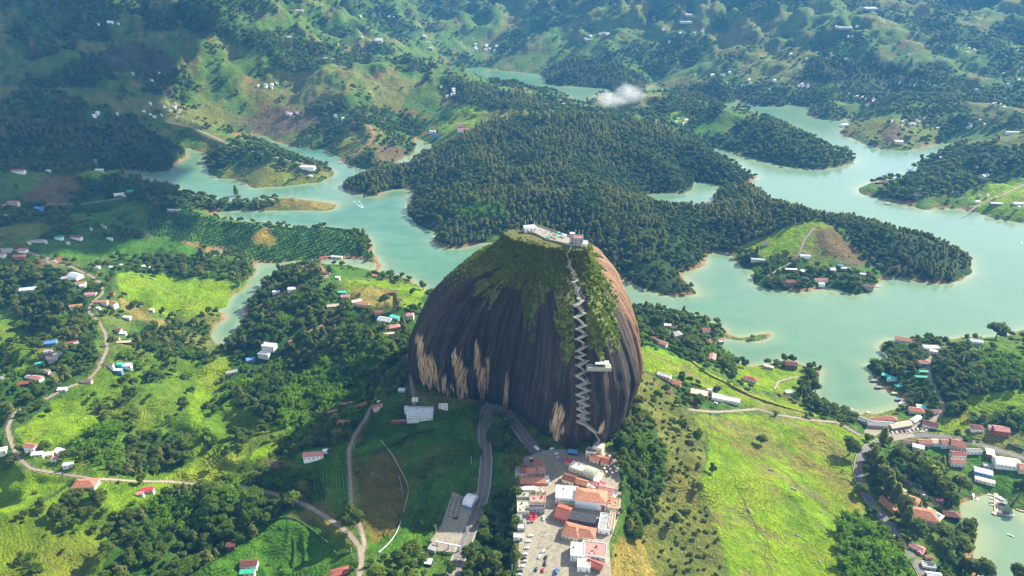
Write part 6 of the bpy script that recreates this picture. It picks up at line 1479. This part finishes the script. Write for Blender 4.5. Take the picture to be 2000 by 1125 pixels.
for px, py, rt_, c_, lab in [(1805,836,50,CW,'white car in front of the dark tiled house at the fork'),(1809,841,50,CW,'white car nearest the road at the fork'),(1687,904,70,CK,'black car driving round the asphalt bend'),(1697,975,110,CU,'blue car lower in the asphalt bend'),(1742,1047,-40,CS,'silver car at the driveway of the hotel'),(1749,920,-30,CW,'white car on the lane inside the bend'),(1793,963,-30,CS,'silver car above the hotel pool, upper one'),(1803,968,-30,CW,'white car above the hotel pool, second'),(1800,974,-30,CW,'white car above the hotel pool, third'),(1718,1005,-60,CW,'white car at the wall of the asphalt bend'),(1910,864,-10,CK,'dark car on the road right of the tiled row'),
    (686,505,0,CW,'white car parked on the lake headland'),(694,508,0,CS,'silver car parked on the lake headland'),(740,785,40,CW,'white car by the dirt road near the yard'),(896,1043,65,CU,'dark blue car leaving through the car park'),(890,1013,20,CK,'black car in the middle of the car park'),(1398,788,-30,CW,'white car at the villa on the meadow path'),(1765,958,-60,CW,'white camper on the lane behind the hotel')]:
    car(px, py, rt_, c_, 'car', lab, None)
bx = pick1(919, 985); t = house_at(bx[0], bx[1], bx[2] + .2, 8, 13.5, 4.2, -24, 'vault', 'W', 'U', 'blue entrance booth with white vaulted roof across the main road', 'booth', name='entrance_booth', near=False)
# motorcycles in the car park
mk = paint((.03, .035, .06), .4); 
def moto(x, y, z, rz, lab, grp):
    t = empty('motorcycle', (x, y, z), rz); tag(t, lab, 'motorcycle', grp)
    for a in (-.7, .7): put('wheel', 'cyl', mk, t, (a, .06, .32), (.62, .62, .12), rx=R(90))
    put('frame', 'box', mk, t, (0, 0, .4), (1.1, .3, .4)); put('seat', 'box', paint((.08, .03, .03), .5), t, (-.3, 0, .8), (.8, .3, .15)); put('handlebar', 'box', paint((.4, .4, .4), .3), t, (.5, 0, 1.0), (.12, .7, .08))
i = 0
for a in range(3):
    for b in range(9):
        u_ = b / 8; px = [884, 893, 902][a] - 9 * u_; py = 972 + 38 * u_ + [0, 2, 3][a]; p = pick1(px, py)
        moto(float(p[0]), float(p[1]), 74.78, R(20 + 4 * (i % 5)), f'motorcycle in the {["left", "middle", "right"][a]} row of the car park', f'motorcycles in the {["left", "middle", "right"][a]} row'); i += 1
p = pick1(845, 1075); house_at(p[0], p[1], p[2], 7, 6, 3.5, -20, 'flat', 'G', 'G', 'grey gatehouse at the lower left corner of the car park', 'gatehouse', name='gatehouse', near=False)
gt = empty('entrance_arch', (*pick1(865, 1070)[:2], 74.8), R(-14)); tag(gt, 'steel and concrete entrance arch spanning the road below the car park', 'gate')
for xx_ in (-5, 5, 14): put('pillar', 'box', CONC, gt, (xx_, 0, 0), (.9, .9, 5))
put('beam', 'box', wall_mat('S'), gt, (4.5, 0, 5), (22, 1.2, .8))
p = pick1(836, 1103); house_at(p[0], p[1], p[2], 7, 6, 4, -10, 'flat', 'W', 'K', 'small white-topped cabin below the entrance arch', 'cabin', name='cabin', near=False)
# ------------------------------------------------------------------ people
def person_meshes():
    out = []
    for sh, pt in (((.55, .08, .07), (.05, .06, .12)), ((.70, .70, .68), (.03, .03, .04)), ((.08, .15, .42), (.25, .20, .14)), ((.55, .42, .08), (.06, .06, .09)), ((.05, .05, .06), (.12, .12, .16))):
        vs = []; es = []; vs = [(0,0,.95),(0,0,1.2),(0,0,1.42),(0,0,1.55),(0,.01,1.68),(-.2,0,1.4),(-.27,.02,1.12),(-.28,-.08,.88),(.2,0,1.4),(.27,.02,1.12),(.26,-.1,.88),(-.09,0,.9),(-.1,.03,.5),(-.11,.0,.05),(-.11,-.13,.04),(.09,0,.9),(.11,-.05,.5),(.12,.05,.05),(.12,-.08,.04)]
        es = [(0,1),(1,2),(2,3),(3,4),(2,5),(5,6),(6,7),(2,8),(8,9),(9,10),(0,11),(11,12),(12,13),(13,14),(0,15),(15,16),(16,17),(17,18)]
        rad = [.15,.15,.13,.06,.11,.08,.055,.045,.08,.055,.045,.11,.075,.05,.045,.11,.075,.05,.045]
        me = bpy.data.meshes.new('person'); me.from_pydata(vs, es, []); o = link('person_source', me); sk = o.modifiers.new('s', 'SKIN')
        for v_, r_ in zip(me.skin_vertices[0].data, rad): v_.radius = (r_, r_ * .8)
        me.skin_vertices[0].data[0].use_root = True; dg = bpy.context.evaluated_depsgraph_get(); m2 = bpy.data.meshes.new_from_object(o.evaluated_get(dg)); bpy.data.objects.remove(o, do_unlink=True)
        for c_ in (sh, pt, (.35, .20, .13), (.03, .02, .015)): m2.materials.append(paint(c_, .8, .05, name='cloth'))
        for f_ in m2.polygons:
            z = f_.center.z; f_.material_index = 1 if z < .95 else (0 if z < 1.46 else (3 if z > 1.70 or (f_.center.y > .02 and z > 1.56) else 2))
        out.append(m2)
    return out
PM = person_meshes(); PN = ['red top', 'white top', 'blue top', 'yellow top', 'dark top']
def crowd(pix_poly, n, z, ph):
    k_ = 0; lo = np.min(pix_poly, 0); hi = np.max(pix_poly, 0)
    while k_ < n:
        px, py = rng.uniform(lo[0], hi[0]), rng.uniform(lo[1], hi[1])
        if not inpoly(np.array([px]), np.array([py]), pix_poly)[0]: continue
        j = int(rng.integers(0, 5)); x, y = pw(px, py, z); o = link('person', PM[j], None, (x, y, z)); o.rotation_euler = (0, 0, rng.uniform(0, 6.28)); s_ = rng.uniform(.92, 1.08); o.scale = (s_, s_, s_)
        tag(o, f'person in {PN[j]} and trousers {ph}', 'person', f'people in {PN[j]} {ph}'); k_ += 1
crowd([(1085,890),(1112,890),(1108,910),(1085,912),(1075,900)], 34, PZ, 'in the crowd at the rock foot'); crowd([(1072,915),(1100,912),(1095,932),(1075,930)], 14, PZ, 'on the plaza steps'); crowd([(1075,970),(1090,970),(1083,1020),(1070,1015)], 20, PZ, 'walking between the two rows of stalls')
crowd([(1048,1035),(1085,1035),(1100,1060),(1095,1120),(1070,1125),(1045,1075)], 34, PZ, 'crossing the sunny lower plaza'); crowd([(1052,448),(1075,455),(1095,462),(1075,464),(1055,455)], 12, TZ, 'on the summit terrace')
crowd([(1056,953),(1066,953),(1066,962),(1050,962)], 3, PZ + 4.1, 'on the white-tabled roof terrace')
# ------------------------------------------------------------------ boats and jetties
def hull(name, L_, W_, H_, mat, parent):
    n_ = 9; vs = []; f_ = []
    for i in range(n_):
        t_ = i / (n_ - 1); x = (t_ - .5) * L_; wv = W_ / 2 * (1 if t_ < .55 else max(.04, 1 - ((t_ - .55) / .45)**1.8)); zt = H_ * (1 + .25 * t_)
        vs += [(x, -wv, zt), (x, -wv * .6, -.15), (x, wv * .6, -.15), (x, wv, zt)]
    for i in range(n_ - 1):
        for j in range(4): a = 4*i+j; b = 4*i+(j+1)%4; f_.append((a, b, b+4, a+4))
    f_ += [(3,2,1,0), (4*n_-4, 4*n_-3, 4*n_-2, 4*n_-1)]; return mesh_obj(name, vs, f_, mat, parent)
def boat(px, py, L_, rot, hc, roofc, label, group=None):
    x, y = unproj(px, py, .3); t = empty('boat', (float(x), float(y), .05), R(rot)); tag(t, label, 'boat', group); W_ = L_ * .27
    hull('hull', L_, W_, .9 if L_ > 7 else .6, paint(hc, .4, .08, name='boat_paint'), t)
    put('deck', 'box', paint((.35, .28, .2), .7), t, (-.08 * L_, 0, .96 if L_ > 7 else .68), (L_ * .7, W_ * .7, .05))
    if roofc:
        for a in (-.34, .14):
            for s_ in (-1, 1): put('post', 'cyl', wall_mat('S'), t, (a * L_, s_ * W_ * .38, .8), (.12, .12, 1.8))
        put('canopy', 'box', paint(roofc, .6, .1), t, (-.1 * L_, 0, 2.5), (L_ * .56, W_ * .92, .15))
    else: put('windscreen', 'box', GLASS, t, (.1 * L_, 0, .7), (.1, W_ * .6, .5), ry=-.4)
BW, BN, BK = (.75, .75, .74), (.04, .07, .18), (.06, .07, .08)
for a in [(1709,745,13,-5,BK,(.18,.20,.22),'covered tour boat moored at the docks, upper of the dark pair'),(1718,758,13,-8,BK,(.16,.18,.21),'covered tour boat moored at the docks, lower of the dark pair'),(1748,770,11,-15,(.05,.2,.5),(.35,.40,.08),'blue boat with yellow-green roof at the docks'),(1758,782,13,-6,BN,(.08,.10,.20),'navy blue covered boat at the end of the docks'),
  (1963,1005,17,-16,BW,(.07,.06,.07),'long white tour boat with dark canopy off the small jetty'),(1974,1046,6,-40,(.70,.62,.45),None,'small cream motorboat drifting on the south-east bay'),(1900,969,9,55,BW,(.7,.7,.7),'white pontoon boat at the wooded bank of the bay'),(1909,974,7,40,BW,None,'white motorboat beside the pontoon boat'),
  (1936,967,7,-20,BW,None,'white boat at the upper left of the small jetty'),(1940,974,7,-20,BW,None,'white boat left of the small jetty, second from shore'),(1939,981,6,-20,BW,(.1,.12,.2),'white boat with dark cover left of the small jetty'),(1941,987,6,-20,BW,None,'white boat left of the small jetty, farthest from shore'),(1955,984,8,-30,BN,(.75,.75,.75),'dark boat with white roof right of the small jetty'),(1952,974,9,-35,BW,(.6,.6,.62),'white boat right of the small jetty close to shore'),(1951,990,6,-15,BW,None,'small white boat at the right of the jetty head'),
  (1697,808,8,-30,BN,(.6,.62,.66),'dark boat with pale roof at the kiosk of the bay'),(1660,806,7,-60,(.1,.3,.5),(.75,.75,.75),'blue and white boat at the left corner of the bay'),(1994,992,9,-40,BW,None,'white boat beside the right edge jetty'),
  (708,405,6,-60,BW,None,'white speedboat with foaming wake on the western lake'),(661,396,6,20,BW,None,'white boat at the tip of the wooded point'),(1420,496,8,10,BW,(.75,.75,.75),'white boat at the left landing of the peninsula'),(1716,560,9,-10,BW,None,'white boat at the boathouse of the peninsula'),(1587,566,7,-10,BW,None,'white boat under the peninsula shore'),(1552,570,7,0,(.1,.4,.2),None,'green boat under the peninsula shore'),
  (1945,375,7,0,BW,None,'lone white boat on the lake at the right'),(1995,475,8,60,BW,None,'white boat at the right edge of the lake'),(1735,399,12,-14,(.2,.16,.14),(.5,.5,.5),'long covered barge at the right bank'),(1767,407,10,-10,BW,None,'flat white boat under the right bank trees'),(1906,415,8,-10,BW,None,'white boat under the sunlit right bank'),(1942,423,6,-10,(.5,.1,.08),None,'red boat under the sunlit right bank')]: boat(*a)
WOOD = paint((.40, .31, .21), .85, .25, .9, 'planks')
def jetty(pix, wd, label):
    W = np.stack(unproj(*np.array(pix, float).T, .8), 1); t = empty('jetty', (W[0][0], W[0][1], .8)); tag(t, label, 'jetty'); o_ = Vector((W[0][0], W[0][1], .8))
    for a, b in zip(W[:-1], W[1:]):
        a = Vector((*a, .8)); b = Vector((*b, .8)); d = (b - a).normalized(); s_ = Vector((-d.y, d.x, 0)); beam('deck', a - s_ * wd / 2, b - s_ * wd / 2, wd, .2, WOOD, t, o_, out=s_)
        n_ = int((b - a).length / 4) + 1
        for i in range(n_ + 1): p = a + d * min((b - a).length, i * 4); put('pile', 'cyl', WOOD, t, tuple(p - o_ + s_ * wd * .45 - Vector((0, 0, 4))), (.3, .3, 4.6))
jetty([(1716,740),(1727,756),(1745,762)], 4, 'brown boat dock with moored tour boats under the teal roofs'); jetty([(1945,962),(1946,1000),(1940,1004)], 4, 'pale jetty with boats on both sides in the south-east bay'); jetty([(1978,985),(1990,996),(2005,998)], 3, 'grey jetty at the right edge of the bay'); jetty([(1765,775),(1757,790)], 3, 'floating pale walkway beside the navy boat'); jetty([(1705,560),(1716,556)], 3, 'short landing at the right end of the farm shore'); jetty([(1425,498),(1416,496)], 3, 'short landing at the left tip of the farm shore')
jetty([(1658,802),(1668,815)], 3, 'short reddish landing at the left corner of the bay'); jetty([(1690,810),(1702,818)], 5, 'pink paved quay in front of the long red roof')
# pools
POOL = NT('pool_water'); POOL.col((.03, .13, .42)); POOL.rough(.08, .5); POOL = POOL.m; POOL2 = NT('pool_water'); POOL2.col((.05, .45, .45)); POOL2.rough(.08, .5)
def pool(px, py, w_, d_, rot, mat, label):
    p = pick1(px, py); t = empty('swimming_pool', (p[0], p[1], p[2] + .5), R(rot)); tag(t, label, 'pool'); put('rim', 'box', wall_mat('M'), t, (0, 0, -1.5), (w_ + 5, d_ + 4, 1.7)); put('water', 'box', mat, t, (0, 0, -1), (w_, d_, 1.26)); BLOCK.append((p[0], p[1], w_ * .7))
pool(1819, 1002, 16, 7, -52, POOL, 'blue swimming pool beside the largest tiled roof of the hotel'); pool(1804, 796, 11, 6, -14, POOL2.m, 'turquoise pool beside the tiled roof near the lane')
# wake of the speedboat
x0, y0 = unproj(709, 407, .05); xa = []; 
wv_ = []; wf = []
for s_ in (-1, 1):
    o = len(wv_)
    for i in range(14): t_ = i / 13; d = 2 + 48 * t_; wv_ += [(x0 - .45 * d + s_ * (1 + 5 * t_), y0 + .89 * d, .06), (x0 - .45 * d + s_ * (1.8 + 7 * t_ * (1 - .6 * t_)), y0 + .89 * d, .06)]
    wf += [(o + 2*i, o + 2*i + 1, o + 2*i + 3, o + 2*i + 2) for i in range(13)]
w_ = mesh_obj('boat_wake', wv_, wf, paint((.75, .8, .78), .6, .1)); tag(w_, kind='stuff')
# sand spit and boulders
BOUL = simple('boulder', (.20, .165, .125), .9, .35, .5, bump=.6)
for i, (px, py, s_, lab) in enumerate([(1548,955,5,'large pale boulder lying in the middle of the yellow-green meadow'),(1602,1000,4,'grey boulder low on the right of the meadow'),(1429,873,2.2,'small round white boulder in the upper meadow'),(1455,866,2.5,'flat brown stone right of the small white boulder'),(1504,918,5,'cluster of brown stones left of the large pale boulder'),(1600,1098,3.6,'long grey boulder near the bottom of the meadow'),(1462,998,4.5,'fallen pale log-like stone in the meadow brush'),(1556,1046,4,'brown flat stone below the large boulder'),(728,925,2.5,'dark grey boulder in the brown field'),(700,967,2.3,'pale round boulder by the dirt lane'),(580,1030,1,'tiny white stone on the lawn')]):
    s_ *= .85; p = pick1(px, py); o = lumpy('boulder', [(0, 0, 0, s_*.7, s_ * .5, s_ * .35), (s_ * .55, -s_ * .25, -.1, s_ * .4, s_ * .35, s_ * .25), (-s_*.5, s_*.3, -.2, s_*.3, s_*.3, s_*.2)], BOUL, 2, .18); o.location = p; o.rotation_euler = (.1 * i, 0, i * .9); tag(o, lab, 'boulder')
sx_ = []
for px_, py_ in zip(rng.uniform(1240, 1680, 900), rng.uniform(820, 1120, 900)):
    if ZR[int(min(py_ / 2, 562)), int(px_ / 2)] in (1, 10): sx_.append((px_, py_))
sx_ += [(a, b) for a, b in zip(rng.uniform(700, 930, 160), rng.uniform(850, 1060, 160)) if ZR[int(b / 2), int(a / 2)] == 8]
sp_ = pick(*np.array(sx_).T); kp = fbm(sp_[:, 0] / 40, sp_[:, 1] / 40, 3, 141) > .05; sp_ = sp_[kp]
stone = lumpy('boulder', [(0, 0, 0, .7, .55, .4)], BOUL, 1, .2); stone.location = pick1(1384, 838); tag(stone, 'tiny stone near the top of the big yellow-green meadow', 'boulder')
scatter('field_stones', np.column_stack([sp_, rng.uniform(.4, 1.9, len(sp_))]), [stone], .2, .35)
# power pylons
STEEL = paint((.45, .47, .48), .5, .1, name='steel')
def pylon(px, py, h, lab):
    p = pick1(px, py); t = empty('transmission_tower', tuple(p)); tag(t, lab, 'pylon'); o_ = Vector((0, 0, 0))
    for a in (-1, 1):
        for b in (-1, 1): beam('leg', (a * 3.2, b * 3.2, -1), (a * .6, b * .6, h), .5, .5, STEEL, t, o_)
    for k_ in (.72, .84, .95): put('cross_arm', 'box', STEEL, t, (0, 0, h * k_), (12, .6, .5))
    for k_ in range(5): s_ = 3.2 - 2.6 * (k_ + .5) / 5; beam('brace', (-s_, -s_, h * k_ / 5), (s_ * .8, -s_ * .8, h * (k_ + 1) / 5), .3, .3, STEEL, t, o_)
for a in [(1159,222,38,'steel lattice pylon left of the cloud wisp'),(882,160,42,'steel lattice pylon on the hill left of the distant lake'),(1556,150,45,'steel lattice pylon in front of the dark hazy wood'),(1730,200,40,'steel lattice pylon above the right bank village'),(190,330,24,'slim steel mast on the green knoll at the left'),(1378,222,34,'steel lattice pylon on the wooded island ridge'),(1842,135,45,'steel lattice pylon on the hazy hills at the right'),(327,205,38,'steel lattice pylon in the village below the dark mountain')]: pylon(*a)
# poles along the dirt road
for px, py, lab in [(692,880,'blue-tipped utility pole at the bend of the dirt lane'),(688,1086,'utility pole at the lower road junction'),(921,905,'thin lamp post left of the main road'),(852,1040,'teal lamp post left of the car park'),(871,1060,'tall white lamp post at the entrance arch'),(1040,1120,'lamp post at the left parking row'),(1000,1118,'white lamp post below the parked cars')]:
    p = pick1(px, py); o = link('utility_pole', unit('cyl', wall_mat('S')), None, tuple(p)); o.scale = (.4, .4, 9); tag(o, lab, 'pole')
# wisp of low cloud over the distant lake
mw = bpy.data.materials.new('mist'); mw.use_nodes = True; n_ = mw.node_tree; n_.nodes.clear(); pv = n_.nodes.new('ShaderNodeVolumePrincipled'); pv.inputs['Color'].default_value = (.95, .96, .97, 1); pv.inputs['Density'].default_value = .02
tc = n_.nodes.new('ShaderNodeTexCoord'); nz_ = n_.nodes.new('ShaderNodeTexNoise'); nz_.inputs['Scale'].default_value = 2.3; nz_.inputs['Detail'].default_value = 6; n_.links.new(tc.outputs['Object'], nz_.inputs[0])
ln_ = n_.nodes.new('ShaderNodeVectorMath'); ln_.operation = 'LENGTH'; n_.links.new(tc.outputs['Object'], ln_.inputs[0]); mr = n_.nodes.new('ShaderNodeMapRange'); n_.links.new(ln_.outputs['Value'], mr.inputs[0]); mr.inputs[1].default_value = .1; mr.inputs[2].default_value = 1.0; mr.inputs[3].default_value = .55; mr.inputs[4].default_value = -.25
ad = n_.nodes.new('ShaderNodeMath'); ad.operation = 'ADD'; n_.links.new(mr.outputs[0], ad.inputs[0]); sb = n_.nodes.new('ShaderNodeMath'); sb.operation = 'SUBTRACT'; n_.links.new(nz_.outputs['Fac'], sb.inputs[0]); sb.inputs[1].default_value = .55; n_.links.new(sb.outputs[0], ad.inputs[1])
mu = n_.nodes.new('ShaderNodeMath'); mu.operation = 'MULTIPLY'; mu.use_clamp = False; n_.links.new(ad.outputs[0], mu.inputs[0]); mu.inputs[1].default_value = .04; mx_ = n_.nodes.new('ShaderNodeMath'); mx_.operation = 'MAXIMUM'; n_.links.new(mu.outputs[0], mx_.inputs[0]); mx_.inputs[1].default_value = 0; n_.links.new(mx_.outputs[0], pv.inputs['Density'])
oo = n_.nodes.new('ShaderNodeOutputMaterial'); n_.links.new(pv.outputs[0], oo.inputs['Volume'])
for px, py, s_, sc_ in ((1228, 196, 75, 1), (1190, 208, 70, .8)):
    x, y = unproj(px, py, 75); o = lumpy('mist_wisp', [(0, 0, 0, 1, 1, 1)], mw, 3, .1); o.location = (float(x), float(y), 95); o.scale = (s_, s_ * .8, 50 * sc_); o.rotation_euler = (0, .3, .4); tag(o, kind='stuff')
plant()
